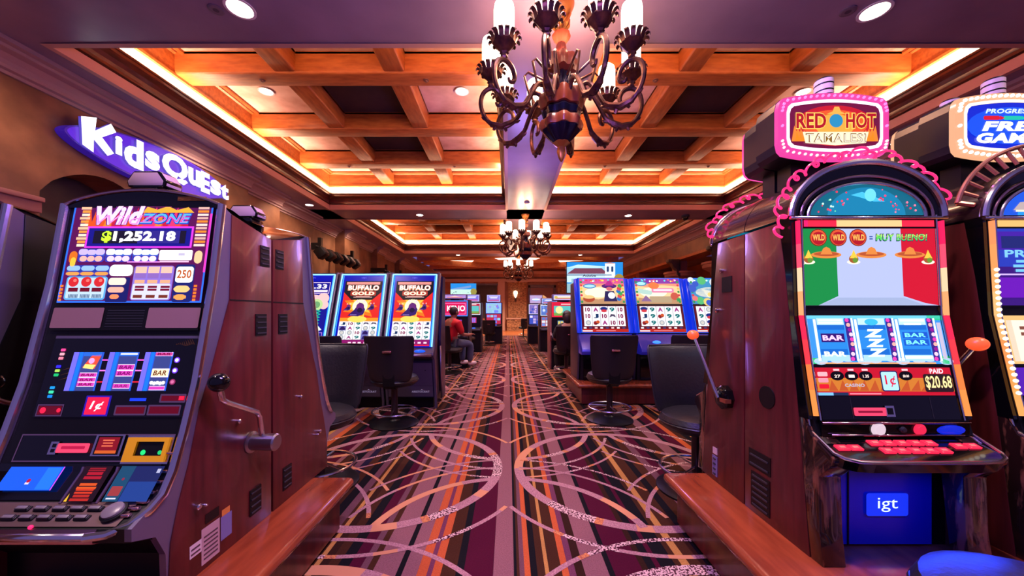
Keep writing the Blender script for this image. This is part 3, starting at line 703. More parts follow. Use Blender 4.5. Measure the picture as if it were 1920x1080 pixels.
    for (p, q, c1, c2) in ((215,462,(190,170,255),(255,170,160)),(475,716,(235,240,255),(255,200,220)),(730,972,(245,250,255),(255,210,225))):
        for k in range(3): RR(p+k*80,520+(k%2)*8,p+k*80+88,578,.02,E(*c1,1.5),3)
        R(p,560,q,584,E(60,110,230,1.1),2)
        for k in range(3): RR(p+18+k*72,588,p+18+k*72+70,640,.02,E(*c2,1.5),3)
        RR(p-4,516,q+4,645,.02,E(60,60,190,1.0),2)
    RR(985,532,1300,628,.01,w,3); R(1000,634,1275,648,E(255,190,225,1.3),3); R(1170,560,1230,585,E(210,200,235,1.1),4); R(690,640,1000,650,E(255,150,255,1.2),3)
    RR(1320,535,1395,660,.03,E(255,200,150,1.3),2); RR(130,540,205,660,.03,E(240,120,20,1.1),2); RR(150,600,200,690,.02,E(250,200,60,1.2),3)
    RR(130,675,535,778,.02,E(40,60,180,1.0),2)
    for k in range(3): RR(130+k*136,680,258+k*136,728,.02,E(150,190,255,1.3),3); RR(130+k*136,738,256+k*136,772,.02,E(255,160,80,1.2),3)
    RR(150,782,535,1000,.02,E(90,170,240,1.2),3); RR(165,795,520,985,.01,E(190,215,245,1.3),4)
    for k in range(3):
        u, v = Q(222+k*120,832); a.disc(u,v,.036,E(225,40,40,1.1),5); a.disc(u+.01,v+.012,.012,E(255,120,110,1.2),6)
        R(185+k*110,888,275+k*110,925,E(120,6,28,1.0),5)
        for j in range(7): R(196+k*110+j*13,948,205+k*110+j*13,982,E(90,120,150,.9),5)
    RR(540,790,745,1020,.01,E(20,26,110,1.0),2); RR(540,672,758,778,.03,E(250,255,255,2.0),4); RR(548,795,712,862,.02,E(255,205,190,1.6),4); RR(552,880,705,932,.02,E(255,170,150,1.4),4); RR(580,948,668,992,.02,E(255,140,90,1.3),4)
    RR(770,680,1148,1003,.02,E(150,120,230,1.1),2); RR(782,850,1135,995,.01,E(215,215,245,1.3),4)
    for k in range(3):
        p = 785+k*120
        R(p,690,p+105,750,E(255,190,170,1.3),3); R(p,752,p+105,800,E(150,110,200,1.1),3); R(p+6,815,p+100,846,E(255,170,130,1.3),3)
        for j in range(2): R(p+22,870+j*26,p+108,890+j*26,E(130,8,40,1.0),5)
        R(p+15,955,p+100,982,E(130,50,20,1.0),5)
    RR(1158,668,1345,1020,.02,E(24,34,120,1.0),2); RR(1172,690,1335,838,.02,E(255,252,240,1.9),4); TX('250',1185,720,1320,800,E(200,90,30,1.1),5,.03); RR(1170,868,1320,930,.03,E(255,190,120,1.5),4); RR(1180,948,1295,1000,.03,E(255,160,80,1.3),4)
    for k in range(12):
        R(180 if k%3 else 165,110+k*33,255 if k%3 else 262,134+k*33,E(*((255,190,150),(255,150,60),(255,225,200))[k%3],1.3),3)
        R(1300,110+k*33,1405,132+k*33,E(*((230,180,170),(255,140,40),(255,225,215))[k%3],1.2),3)
    for k in range(5): R(1355,860+k*32,1385,882+k*32,E(255,130,30,1.1),3); R(100,860+k*32,130,882+k*32,E(255,130,30,1.1),3)
    b.build('top_glass', t)
    # ---------------- speaker band
    x0,x1,z0,z1 = fquad(F1,100,575,378,620)
    b = MB(); a = fart(b, F1, x0, x1, z0, z1, .006); a.rect(0,0,1,1,BLACK,0); SPK = mat('speaker_mauve', c(176,128,134), .35, metal=.3)
    for u0, u1 in ((.005,.345),(.645,.995)):
        a.rrect(u0,.10,u1,.94,.008,SPK,2)
    for k in range(7): a.rect(.37,.15+k*.11,.62,.18+k*.11,DKGREY,1)
    b.build('speaker_panel', t)
    # ---------------- reel glass
    x0,x1,z0,z1 = fquad(F1,95,630,368,782)
    b = MB(); a = fart(b, F1, x0, x1, z0, z1); a.rect(-.02,0,1.01,1,BLACKG,0)
    a.rect(-.02,.965,1.01,1.0,TRIMG,1)
    reels = [(.14,.347),(.387,.590),(.634,.828)]; v0, v1 = .31, .79
    for (u0,u1) in reels:
        a.rect(u0,v0,u1,v1,E(40,90,225,1.1),1); a.rect(u0,v0,u0+.035,v1,E(120,110,255,1.2),2); a.rect(u0+.04,v0,u0+.065,v1,E(20,120,255,1.2),2); a.rect(u0+.072,v0,u1-.01,v1,E(62,74,150,1.0),2)
        a.rect(u0+.072,v1-.05,u1-.01,v1,E(40,110,230,1.1),3)
    PK = E(215,60,185,1.3); PL = E(255,220,245,1.7)
    def bar(u0, u1, v, h, txt, mbar, mt): 
        a.rect(u0,v-h*.62,u1,v+h*.62,PL,3); a.rect(u0,v-h*.5,u1,v+h*.5,mbar,4)
        if txt: a.text(txt,u0+.012,v-h*.36,u1-.012,v+h*.36,mt,5,.03,.15)
    r = reels[0]; a.poly([(r[0]+.085,.60),(r[0]+.17,.58),(r[1]-.01,.76),(r[0]+.13,.745)], E(255,80,50,1.2), 3); a.poly([(r[0]+.09,.59),(r[0]+.16,.575),(r[0]+.175,.63),(r[0]+.1,.64)], E(255,220,120,1.4), 4); a.disc(r[0]+.14,.68,.02,E(255,160,220,1.4),5)
    for v in (.505,.445,.39): bar(r[0]+.08,r[1]-.01,v,.045,'BAR',PK,E(150,10,90,1))
    r = reels[1]; a.rect(r[0]+.08,v1-.035,r[1]-.005,v1-.012,E(210,215,255,1.5),4)
    for v in (.60,.525): bar(r[0]+.08,r[1]-.01,v,.06,'BAR',PK,E(140,0,110,1))
    bar(r[0]+.08,r[1]-.01,.37,.05,'BAR',PK,E(170,30,130,1))
    r = reels[2]; bar(r[0]+.075,r[1]-.003,.765,.04,'BAR',E(220,60,150,1.2),E(130,0,60,1)); bar(r[0]+.075,r[1]-.003,.53,.085,'BAR',E(255,225,180,1.6),E(120,60,10,1)); bar(r[0]+.08,r[1]-.01,.345,.04,'',PK,PK)
    for k in range(5): a.disc(r[0]+.09+k*.02,.41-.008*(k%2),.012,E(255,255,255,1.8),5)
    for v, cl in ((.69,(255,90,220)),(.56,(255,120,240)),(.42,(230,30,50))):
        for (p, q) in ((.347,.387),(.59,.634)): a.rect(p,v-.008,q,v+.008,E(*cl,1.3),2)
        a.disc(.862,v,.020,E(120,60,255,1.2) if v > .5 else E(170,50,110,.9),2); a.disc(.862,v,.012,E(250,235,255,1.8) if v > .5 else E(240,120,180,1.0),3)
    for k, cl in enumerate(((255,70,150),(255,170,190),(250,130,160),None,(50,40,255),(170,220,90),(20,190,110),None,None,(20,150,230),(60,220,170),(10,130,230))):
        if cl: a.rrect(.042,.80-k*.052,.075,.835-k*.052,.005,E(*cl,1.3),2)
    for (p,q) in ((.1,.5),(.09,.44),(.10,.56)): a.poly([(.08,q),(.14,q+.03),(.14,q+.037)], E(120,70,40,.6), 1)
    for k in range(9): a.poly([(.83+.015*k,.88+.012*math.sin(k)),(.845+.015*k,.88+.012*math.sin(k+1)),(.83+.012*k,.90+.01*k)], mat('etched_gold', c(90,60,40), .4, metal=.5), 1)
    a.frame(-.005,.01,.17,.15,.008,BELT,1); a.rect(.006,.03,.16,.13,REDD,2); a.disc(.04,.08,.02,E(255,30,70,1.3),3); a.disc(.145,.08,.014,E(255,30,70,1.1),3)
    a.rect(.305,.01,.475,.255,E(40,20,180,1.0),1); a.rect(.318,.03,.462,.235,E(255,26,70,1.2),2); a.text('1¢',.345,.07,.435,.19,E(215,240,255,1.7),3,.015,.2)
    a.rect(.60,.19,.71,.225,E(20,60,255,1.3),1)
    for (p,q,s,e) in ((.515,.725,.02,.14),(.735,.955,.02,.145),(.80,.975,.17,.275)):
        a.rrect(p,s,q,e,.006,BELT,1); a.rect(p+.012,s+.02,q-.012,e-.02,REDD,2)
    a.rect(.93,.2,.965,.25,E(255,30,70,1.1),3)
    b.build('reel_glass', t)
    # ---------------- ticket and bill panel
    x0,x1,z0,z1 = fquad(F1,18,814,340,866)
    b = MB(); a = fart(b, F1, x0+.03, XR-.02, z0, z1, .004); a.rect(0,0,1,1,BLACKG,0); a.frame(0,0,1,1,.008,BELT,1)
    b.build('ticket_panel', t)
    def FA(px0,py0,px1,py1,off): x0,x1,z0,z1 = fquad(F1,px0,py0,px1,py1); b = MB(); return b, fart(b, F1, x0, x1, z0, z1, off)
    b, a = FA(98,830,172,850,.008); a.rrect(.18,.05,1,.95,.04,TICKET,1); a.rrect(.30,.4,.9,.68,.02,E(200,20,70,1),2); a.rect(0,-.1,.2,1.1,CHROME,1); a.rect(.06,.1,.15,.42,BLACK,2); a.rect(.06,.55,.15,.9,BLACK,2); b.build('ticket_slot', t)
    b, a = FA(180,815,234,855,.008); a.rect(0,0,1,1,CHROME,0); a.rect(.08,.06,.92,.94,BLACK,1); a.rect(.14,.12,.86,.88,E(150,12,24,.9),2); a.bars(.3,.4,.7,.8,3,E(255,120,80,1.1),3,.6); a.rect(.14,.12,.86,.26,E(230,100,30,1),3); b.build('red_label', t)
    x0,x1,z0,z1 = fquad(F1,240,820,318,866); YEL = mat('yellow_bezel', c(214,150,20), .35, emit=.25, ecol=c(255,170,10))
    b = MB(); a = fart(b, F1, x0, x1, z0, z1, .004); a.rect(-.06,-.08,1.06,1.12,CHROME,0); a2 = fart(b, F1, x0, x1, z0, z1, .012)
    a2.rect(0,0,1,.25,YEL,0); a2.rect(0,.82,1,1,YEL,0); a2.rect(0,.25,.24,.82,YEL,0); a2.rect(.9,.25,1,.82,YEL,0); a.rect(.24,.25,.9,.82,BLACK,2)
    for p0, p1 in (((0,0),(1,0)),((1,0),(1,1)),((1,1),(0,1)),((0,1),(0,0))):
        b.poly([a.p(*p0,0),a.p(*p1,0),a2.p(*p1,0),a2.p(*p0,0)], YEL)
    a.disc(.42,.38,.06,E(30,230,120,1.4),3); a.disc(.82,.38,.05,E(30,200,110,1.2),3); b.build('bill_acceptor', t)
    # ---------------- lower screens
    b = MB(); a = fart(b, F1, XL+.02, XR-.04, .686, .708, .003); a.rect(0,0,1,1,BLACKG,0); a = fart(b, F1, XL+.02, XR-.04, .617, .685, .003); a.rect(0,0,1,1,BLACKG,0); b.build('lower_glass', t)
    b, a = FA(16,877,118,921,.014); a.rect(0,0,1,1,E(20,90,255,1.25),0); a.rect(.7,.04,.96,.96,E(30,120,255,1.2),1); a.disc(.5,.4,.035,E(200,20,60,1),1); a.rect(.46,.25,.53,.34,E(240,220,255,1.2),1); a.rect(.985,0,1,1,E(255,60,220,1.2),1); b.build('menu_screen', t)
    b, a = FA(150,876,202,942,.014); a.rect(0,0,1,1,E(40,2,6,.6),0)
    for (v, h, cl) in ((.9,.06,(160,20,30)),(.72,.12,(190,20,40)),(.42,.1,(240,90,20)),(.28,.08,(230,60,20)),(.1,.1,(200,40,20))): a.bars(.12,v-h,.88,v+h,2,E(*cl,1.0),1,.3)
    a.poly([(.0,.0),(.1,.0),(.05,.22)], E(255,190,40,1.2),1); b.build('jackpot_label', t)
    b, a = FA(219,876,300,942,.014); a.rect(0,0,1,1,E(26,40,110,.8),0); a.rect(0,0,.34,1,E(20,80,120,.9),1); a.rect(.36,0,1,.55,E(30,70,160,.9),1); a.rrect(.05,.15,.3,.42,.02,E(170,60,60,1),2); a.rect(.06,.06,.28,.1,E(220,220,240,1.2),2); a.rect(.88,.8,.96,.92,E(190,190,230,1.1),2); a.disc(.2,.62,.03,E(150,40,70,1),2); b.build('player_screen', t)
    for px in (141,207):
        h0 = hit(px,908,F1).x; b = MB(); z0_, z1_ = .612, .70
        b.tube([(h0, interp(F1,z0_)-.004, z0_),(h0, interp(F1,.685)-.004,.685),(h0, interp(F1,z1_)-.004, z1_)], .005, BELT, 8); b.build('divider', t)
    # ---------------- button deck
    DECKM = mat('brushed_deck', c(150,120,118), .3, metal=.8)
    b = MB(); a = fart(b, F1, XL+.03, XR-.05, .575, .612, .003); a.rect(0,0,1,1,DECKM,0); dk = b.build('button_deck', t)
    def onface(px, py):
        h = hit(px, py, F1); return h
    n_deck = Vector((0,-(.615-.572),.077)).normalized()
    BTN = mat('grey_button', c(120,108,112), .3); 
    tx = Vector((1,0,0)); ty = n_deck.cross(tx).normalized()
    for (py, xs) in ((956,(46,81,116,149,182)),(973,(20,53,87,123,156))):
        for px in xs:
            hpt = onface(px, py); b = MB(); T = Matrix.Translation(hpt+n_deck*.004) @ Matrix((tx, ty, n_deck)).transposed().to_4x4()
            b.box(-.021,-.0085,-.003,.021,.0085,.004,BLACK,T); b.box(-.018,-.0065,.003,.018,.0065,.010,BTN,T); b.build('button', dk, bevel=.002)
    hpt = onface(217, 963); b = MB(); b.lathe([(.032,0),(.032,.012),(.027,.014)], hpt, BLACK, 24, T=Matrix((tx, ty, n_deck)).transposed().to_4x4()); b.lathe([(.027,.012),(.026,.02),(.022,.022),(0,.022)], hpt, BTN, 24, T=Matrix((tx, ty, n_deck)).transposed().to_4x4()); b.build('spin_button', dk)
    b = MB(); b.ball(onface(59,990)+n_deck*.004, .006, E(255,40,110,1.4), 10, 6); b.build('indicator_light', dk)
    # ---------------- pull lever on the aisle side
    b = MB(); Tx = Matrix.Rotation(math.pi/2,4,'Y')
    b.lathe([(.045,-.015),(.045,.0),(.034,.005),(.034,.06),(.036,.062),(.036,.10),(.030,.106),(0,.106)], (XR+.01,1.545,.655), STEEL, 28, T=Tx); hub = b.build('lever_hub', t)
    b = MB(); b.tube([(-1.045,1.545,.66),(-1.042,1.52,.77),(-1.04,1.50,.795),(-1.037,1.335,.875),(-1.037,1.315,.89),(-1.037,1.305,.93)], .0105, CHROME, 10); b.build('lever_arm', t)
    b = MB(); b.ball((-1.037,1.30,.955), .034, BLACKG, 20, 12); b.build('lever_knob', t)
    return t
WILD = wild()
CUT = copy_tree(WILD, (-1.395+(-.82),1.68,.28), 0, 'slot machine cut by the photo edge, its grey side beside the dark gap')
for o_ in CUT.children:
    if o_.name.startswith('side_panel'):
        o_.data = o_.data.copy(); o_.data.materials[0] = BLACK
copy_tree(WILD, (-1.395,1.685,.28), math.pi, 'slot machine turned away behind the Wild Zone one, a pale lamp on its sloped top')
# ------------------------------------------------------------------ round-top video reel machines
F2 = [(1.468,1.60),(1.45,1.2),(1.39,.867),(1.375,.795)]
HOODM = mat('hood_brown_gloss', c(44,26,24), .22, coat=.4)
SWIRL = mat('swirl_reflection_gloss', c(36,20,16), .12, coat=.7, noise=(5, c(120,72,50), .52, .6, (5,5,1.2)))  # black gloss with wood reflections painted in as a swirl
NEONP = E(255,40,110,1.6)
def red_machine(kind, dx, label):
    XL, XR = 1.14, 1.765; XC = (XL+XR)/2
    t = thing('slot_machine', (1.4525+dx,1.75,.28), label, 'slot machine', 'round topped video reel slot machines')
    OFS = Vector((dx,0,0))
    def fin(b, nm, par=None, **k):
        for i in range(len(b.v)): b.v[i] = b.v[i]+OFS
        return b.build(nm, par or t, **k)
    hot = kind == 'hot'
    b = MB()
    b.prism(F2+[(1.362,.745),(1.45,.66),(1.45,.28),(1.75,.28),(1.75,1.59)], 'x', XL+.018, XR-.018, BLACK); fin(b, 'cabinet')
    wood = [(1.529,1.585),(1.494,1.36),(1.425,.80),(1.387,.413),(1.372,.28),(1.747,.28),(1.747,1.585)]
    for s, xa, xb in ((-1,XL,XL+.018),(1,XR-.018,XR)):
        b = MB(); b.prism(wood, 'x', xa, xb, CHERRY); sd = fin(b, 'side_panel', bevel=.002); xo = XL if s < 0 else XR
        def patch(nm, y0, y1, z0, z1, m_, slats=0):
            b = MB(); b.box(min(xo,xo+.003*s), y0, z0, max(xo,xo+.003*s), y1, z1, m_)
            for k in range(slats):
                zz = z0+(z1-z0)*(k+.3)/slats; b.box(min(xo,xo+.007*s), y0+.012, zz, max(xo,xo+.007*s), y1-.012, zz+.007, DKGREY)
            fin(b, nm, sd)
        if s < 0:
            b = MB(); b.lathe([(.049,0),(.049,.003),(0,.003)], (xo,1.597,.834), BLACK, 28, T=Matrix.Rotation(-math.pi/2,4,'Y')); fin(b, 'hole_cover', sd)
            patch('vent', 1.578, 1.70, .31, .47, BLACK, 6); patch('vent', 1.575, 1.715, .49, .572, BLACK, 2)
        else:
            patch('access_plate', 1.57, 1.655, 1.315, 1.395, BLACK)
            for (yy,zz) in ((1.572,1.43),(1.53,1.22)):
                b = MB(); b.lathe([(.012,0),(.012,.012),(.007,.016),(0,.016)], (xo,yy,zz), CHROME, 14, T=Matrix.Rotation(math.pi/2,4,'Y')); fin(b, 'lock', sd)
            patch('licence_sticker', 1.485, 1.525, .43, .465, mat('sticker_white', c(220,190,190), .6)); patch('licence_sticker', 1.48, 1.525, .31, .42, mat('sticker_blue', c(120,110,160), .5), 4)
    for s, xa, xb in ((-1,XL+.002,XL+.034),(1,XR-.034,XR-.002)):     # black cheeks and front posts
        b = MB(); b.prism([(1.47,1.60),(1.452,1.2),(1.392,.867),(1.378,.80),(1.425,.80),(1.494,1.36),(1.531,1.60)], 'x', xa, xb, BLACKG); fin(b, 'front_cheek')
        x0, x1 = (xa, xa+.085) if s < 0 else (xb-.085, xb)
        b = MB(); b.prism([(1.40,.80),(1.37,.745),(1.275,.69),(1.28,.665),(1.335,.60),(1.33,.40),(1.315,.28),(1.376,.28),(1.391,.413),(1.428,.80)], 'x', x0, x1, SWIRL); fin(b, 'front_post', bevel=.004)
    # light strips up the sides of the face
    seq = [(255,150,70),(255,130,60),(255,60,70),(255,40,80),(255,170,110),(255,215,170),(255,80,110),(255,30,90)] if hot else [(255,170,90),(255,160,80),(255,150,80),(255,180,110),(255,190,120),(255,170,100),(255,160,90),(255,150,90)]
    zs = [.815+(1.575-.815)*k/8 for k in range(9)]
    for x in (XL+.024, XR-.024):
        b = MB()
        for k in range(8): b.tube([(x,interp(F2,zs[k])-.008,zs[k]),(x,interp(F2,zs[k+1])-.008,zs[k+1])], .0098, E(*seq[k],1.15), 8, flat=.7)
        if not hot:
            for k in range(22):
                z = .9+.5*k/22; b.ball((x-.004,interp(F2,z)-.018,z), .0075, E(255,235,215,2.2), 8, 5)
        fin(b, 'light_strip')
        b = MB(); s = 1 if x < XC else -1
        b.tube([(x+s*.017,y-.006,z) for y, z in F2], .004, CHROME, 6); fin(b, 'chrome_edge')
    # arch: hood, chrome arches, glass dome
    def arch(hw, h, n=28, z0=1.595): return [(XC+hw*math.cos(math.pi*(1-k/n)), z0+h*math.sin(math.pi*(1-k/n))) for k in range(n+1)]
    HW = (XR-XL)/2
    b = MB(); A0 = arch(HW,.222); n = len(A0)
    b.add([(x,1.475,z) for x, z in A0]+[(x,1.748,z) for x, z in A0], [(i+1,i,n+i,n+i+1) for i in range(n-1)]+[tuple(range(n,2*n))], HOODM, True)
    hood = fin(b, 'hood')
    b = MB(); A1 = arch(HW-.005,.217); A2 = arch(HW-.075,.142, z0=1.60)
    b.add([(x,1.468,z) for x, z in A1]+[(x,1.478,z) for x, z in A2], [(i,i+1,n+i+1,n+i) for i in range(n-1)], BLACKG, True); fin(b, 'arch_front', hood)
    for hw, h, r, yy, m_ in ((HW-.004,.221,.013,1.466,CHROME),(HW-.045,.165,.006,1.47,BELT),(HW-.075,.137,.007,1.47,CHROME)):
        b = MB(); b.tube([(x,yy,z) for x, z in arch(hw,h)], r, m_, 10); fin(b, 'chrome_arch', hood)
    b = MB(); b.tube([(XL-.003,1.462,1.588),(XR+.003,1.462,1.588)], .007, CHROME, 8); fin(b, 'chrome_rail', hood)
    b = MB(); A3 = arch(HW-.08,.13,z0=1.602); teal = E(16,110,140,1.0) if hot else E(30,90,230,1.1)
    b.poly([(x,1.472,z) for x, z in A3], teal)
    a = Art(b, (XC-HW+.08,1.471,1.602), (2*HW-.16,0,0), (0,0,.13))
    if hot:
        a.disc(.5,.0,.34,E(20,140,190,1.0),1,rv=.86,n=24,a0=0,a1=180)
        for k in range(46):
            q = random.uniform(.1,math.pi-.1); r = random.uniform(.5,.92); u = .5+.5*r*math.cos(q); v = .96*r*math.sin(q)
            if abs(u-.5) < .1: continue
            a.disc(u,v,random.choice((.006,.008,.010)),E(*random.choice([(255,60,110),(255,120,150),(230,40,70)] if u > .3 else [(255,60,90),(120,255,170),(200,255,220),(235,50,80)]),1.4),2,n=8)
        a.poly([(.36,.62),(.46,.72),(.60,.52),(.66,.42),(.56,.42),(.44,.55)], E(70,190,240,1.3), 2)   # plain straw hat outline
        a.disc(.53,.62,.05,E(110,215,250,1.3),3,rv=.2)
    else:
        a.disc(.5,.0,.36,E(40,150,255,1.2),1,rv=.8,n=24,a0=0,a1=180); a.poly([(.1,.15),(.16,.4),(.3,.45),(.3,.15)], E(190,170,170,1.2), 2); a.rect(.12,.1,.32,.16,E(255,220,190,1.5),3)
    fin(b, 'dome_glass', hood)
    # ornament round the arch
    b = MB()
    if hot:
        pts = []; N = 420
        for k in range(N+1):
            q = math.radians(196-196*k/N*.98); w = k/N*42*math.pi
            r = 1+.048*math.sin(w)+.022*math.sin(w*.37+1); qq = q+.052*math.cos(w+.4)
            pts.append((XC+(HW+.03)*r*math.cos(qq), 1.485+.010*math.sin(w*.5), 1.60+(.262)*r*math.sin(qq)))
        b.tube(pts, .005, NEONP, 6); fin(b, 'neon_flame', hood)
    else:
        CPR = mat('copper_comb', c(226,150,118), .25, metal=.8)
        out = [(XC+(HW+.045)*math.cos(math.radians(168-3*k)), 1.52, 1.60+.31*math.sin(math.radians(168-3*k))) for k in range(52)]
        inn = [(XC+(HW-.0)*math.cos(math.radians(168-3*k)), 1.50, 1.60+.24*math.sin(math.radians(168-3*k))) for k in range(52)]
        b.tube(out, .009, CPR, 8)
        for k in range(0, 52, 3): b.tube([inn[k], out[k]], .007, CPR, 6)
        for e in (0, 51): b.tube([inn[e], out[e]], .01, CPR, 6)
        fin(b, 'copper_crest', hood)
    # top light bar
    b = MB(); a = fart(b, F2, XL+.05, XR-.05, 1.552, 1.578, .006); 
    if hot: a.rect(0,0,1,1,E(255,40,70,1.1),0); a.rect(.25,0,.75,1,E(255,205,140,1.2),1); a.rect(0,0,.03,1,E(255,30,110,1.2),1)
    else: a.rect(0,0,1,1,E(255,190,110,1.2),0)
    fin(b, 'light_bar')
    # screens
    b = MB(); a = fart(b, F2, XL+.046, XR-.046, 1.235, 1.545, .003)
    if hot:
        a.rect(-.01,-.02,1.04,1.02,BLACK,-1); a.rect(0,0,1,1,E(180,190,235,1.25),0); a.poly([(0,0),(.10,0),(.25,.12),(.25,1),(0,1)],E(20,150,70,1.0),1); a.poly([(1,0),(.90,.03),(.74,.12),(.74,1),(1,1)],E(225,20,44,1.0),1); a.poly([(.1,0),(.9,0),(.74,.10),(.25,.10)],E(170,185,225,1.1),1)
        for u in (.115,.265,.415):
            a.disc(u,.88,.066,E(120,20,10,1),2); a.disc(u,.88,.06,E(235,90,40,1.1),3); a.disc(u,.87,.05,E(190,20,30,1.0),4); a.text('WILD',u-.045,.84,u+.045,.92,E(255,190,90,1.3),5,.03)
        a.rect(.50,.885,.525,.90,E(40,80,160,1),3); a.rect(.50,.855,.525,.87,E(40,80,160,1),3)
        a.text('MUY BUENO!',.545,.83,.94,.935,E(15,50,90,1),2,.05,.1); a.text('MUY BUENO!',.55,.84,.935,.925,E(90,210,90,1.3),3,.015,.1); a.text('MUY BUENO!',.55,.885,.935,.925,E(190,230,110,1.3),4,.0,.1)
        SB, SB2, CR = E(235,140,60,1.15), E(200,90,40,1.0), E(250,235,210,1.4)
        for u, s in ((.17,1),(.51,1),(.80,-1)):
            a.disc(u,.655,.115,SB,2,rv=.045); a.disc(u,.665,.095,SB2,3,rv=.028); a.poly([(u-.045,.66),(u+.045,.66),(u+.028,.735),(u,.76),(u-.024,.735)],SB,4)
            p = u-.135*s
            a.disc(p,.56,.05,CR,2,rv=.028); a.disc(p,.60,.036,E(170,90,40,1.1),3,rv=.055); a.poly([(p-.03,.61),(p+.03,.61),(p+.01,.68),(p,.72),(p-.012,.67)],E(255,190,60,1.4),4); a.disc(p+.01,.585,.02,E(110,160,50,1),4)
    else:
        a.rect(-.01,-.02,1.02,1.02,BLACK,-1); a.rect(0,0,1,1,E(60,20,130,1.0),0); a.rect(0,.5,1,1,E(40,60,190,1.1),1); a.rect(0,.72,1,.96,E(70,30,170,1.1),2); a.rect(.03,.74,.6,.9,E(30,40,120,1),3)
        a.text('PROGRESSIVE',.05,.62,.95,.72,E(120,190,255,1.4),3,.03); a.bars(.05,.42,.9,.6,3,E(120,200,255,1.2),3,.4); a.rect(0,.39,1,.41,E(200,170,255,1.4),4); a.rect(0,.1,1,.36,E(110,20,190,1.1),3); a.disc(.4,.22,.1,E(70,20,130,1),4)
    fin(b, 'upper_screen')
    b = MB(); a = fart(b, F2, XL+.046, XR-.046, 1.006, 1.194, .003)
    a.rect(-.01,-.06,1.04,1.1,BLACK,-1)
    if hot:
        a.rect(0,0,1,1,E(60,150,240,1.2),0); a.rect(0,.93,1,1,E(110,210,240,1.2),1); a.rect(.0,0,.05,.12,E(40,200,120,1.2),1); a.rect(.9,.9,1,1,E(40,200,140,1.2),1); a.rect(.95,0,1,.16,E(40,200,120,1.2),1); a.rect(.05,0,.9,.03,E(255,180,120,1.1),1)
        for k in range(10): a.disc(.06+.1*k+.02*(k%2),.05+.03*(k%3),.05,E(190,215,255,1.2),1,rv=.07)
        for i, u0 in enumerate((.07,.375,.68)):
            u1 = u0+.20
            a.rect(u0-.025,.06,u0-.005,.92,E(225,240,255,1.5),2); a.rect(u0,.06,u1,.92,E(20,110,215,1.1),2); a.rect(u0,.30,u1,.70,E(40,140,235,1.15),3); a.rect(u0,.06,u1,.18,E(170,215,255,1.3),3); a.rect(u0,.80,u1,.94,E(190,225,255,1.3),3)
            for k in range(9): a.disc(u1+.035+.010*math.sin(math.pi*k/8)*1.6-.01,.10+.10*k,.015,E(*((235,60,170),(255,200,220),(140,20,140),(255,170,160))[k % 4],1.4),4,n=10)
            a.rect(u1+.008,.06,u1+.052,.94,E(60,40,150,1.0),3)
            a.rect(u1+.056,.06,u1+.07,.94,E(240,250,255,1.5),3)
            if i == 0: a.rect(u0+.015,.44,u1-.012,.62,E(50,10,110,1.1),4); a.text('BAR',u0+.025,.475,u1-.02,.585,E(245,190,250,1.6),5,.04); a.text('BAR',u0+.02,.15,u1-.02,.25,E(235,248,255,1.7),5,.04); a.bars(u0+.01,.82,u1-.01,.92,2,E(250,252,255,1.8),4)
            if i == 1:
                for v in (.56,.36,.16): a.text('Z',u0+.03,v-.02,u1-.02,v+.15,E(225,245,255,1.8),5,.06,.15)
                a.disc(u0+.1,.86,.05,E(60,190,235,1.2),4,rv=.07)
            if i == 2:
                for v in (.58,.43): a.rect(u0+.01,v-.06,u1-.005,v+.07,E(20,90,215,1.1),4); a.text('BAR',u0+.025,v-.035,u1-.02,v+.05,E(120,225,255,1.5),5,.03)
                a.bars(u0+.01,.78,u1-.01,.93,2,E(250,252,255,1.8),4); a.rect(u0,.10,u1,.16,E(225,245,255,1.6),4)
        a.rect(.96,.1,.99,.85,E(200,190,220,1.2),2)
    else:
        a.rect(0,0,1,1,E(240,190,120,1.2),0); a.rect(.02,.05,.98,.9,E(225,205,180,1.3),1)
        for u in (.06,.37,.68): a.rect(u,.05,u+.26,.9,E(240,225,205,1.4),2); a.bars(u+.03,.55,u+.22,.8,2,E(140,80,60,1),3); a.disc(u+.13,.3,.07,E(200,40,50,1.1),3)
    fin(b, 'reel_screen')
    b = MB(); a = fart(b, F2, XL+.05, XR-.05, .888, .992, .003); a.rect(-.02,-.1,1.04,1.06,BLACK,-1)
    if hot:
        a.rect(0,0,1,1,E(215,16,40,1.0),0); a.rect(0,.14,1,.62,E(225,130,40,1.05),1); a.rect(0,.0,.11,.1,E(120,190,255,1.3),1); a.rect(.11,0,.22,.1,E(30,50,90,1),1); a.rect(.23,.03,.46,.08,E(255,130,150,1.2),1)
        for k in range(12): a.poly([(.08+k*.075,.16),(.15+k*.075,.16),(.11+k*.08,.55)], E(210,90,30,1.0), 2)
        for k in range(3): a.rrect(.012,.68-k*.22,.085,.84-k*.22,.008,E(*((255,180,190),(255,150,170),(230,20,40))[k],1.2),3)
        for u, s in ((.155,'27'),(.26,'1'),(.365,'1.35'),(.66,'$0.00')):
            a.disc(u,.70,.05,BLACK,3,rv=.17); a.text(s,u-.022,.63,u+.022,.74,E(255,225,215,1.4),4,.03); a.rect(u-.022,.88,u+.022,.95,E(255,200,210,1.3),3)
        a.text('CASINO',.20,.30,.345,.42,E(190,180,200,1.2),4,.04); a.rrect(.47,.14,.60,.88,.015,E(20,30,90,1.0),3); a.rrect(.478,.18,.592,.84,.012,E(170,215,250,1.4),4); a.text('1¢',.50,.30,.575,.72,E(225,20,50,1.2),5,.012)
        a.text('PAID',.84,.78,.94,.96,E(255,210,225,1.5),4,.03); a.rrect(.785,.12,.995,.76,.015,E(40,20,10,.9),3); a.text('$20.68',.795,.2,.985,.70,E(245,215,150,1.5),5,.02)
    else:
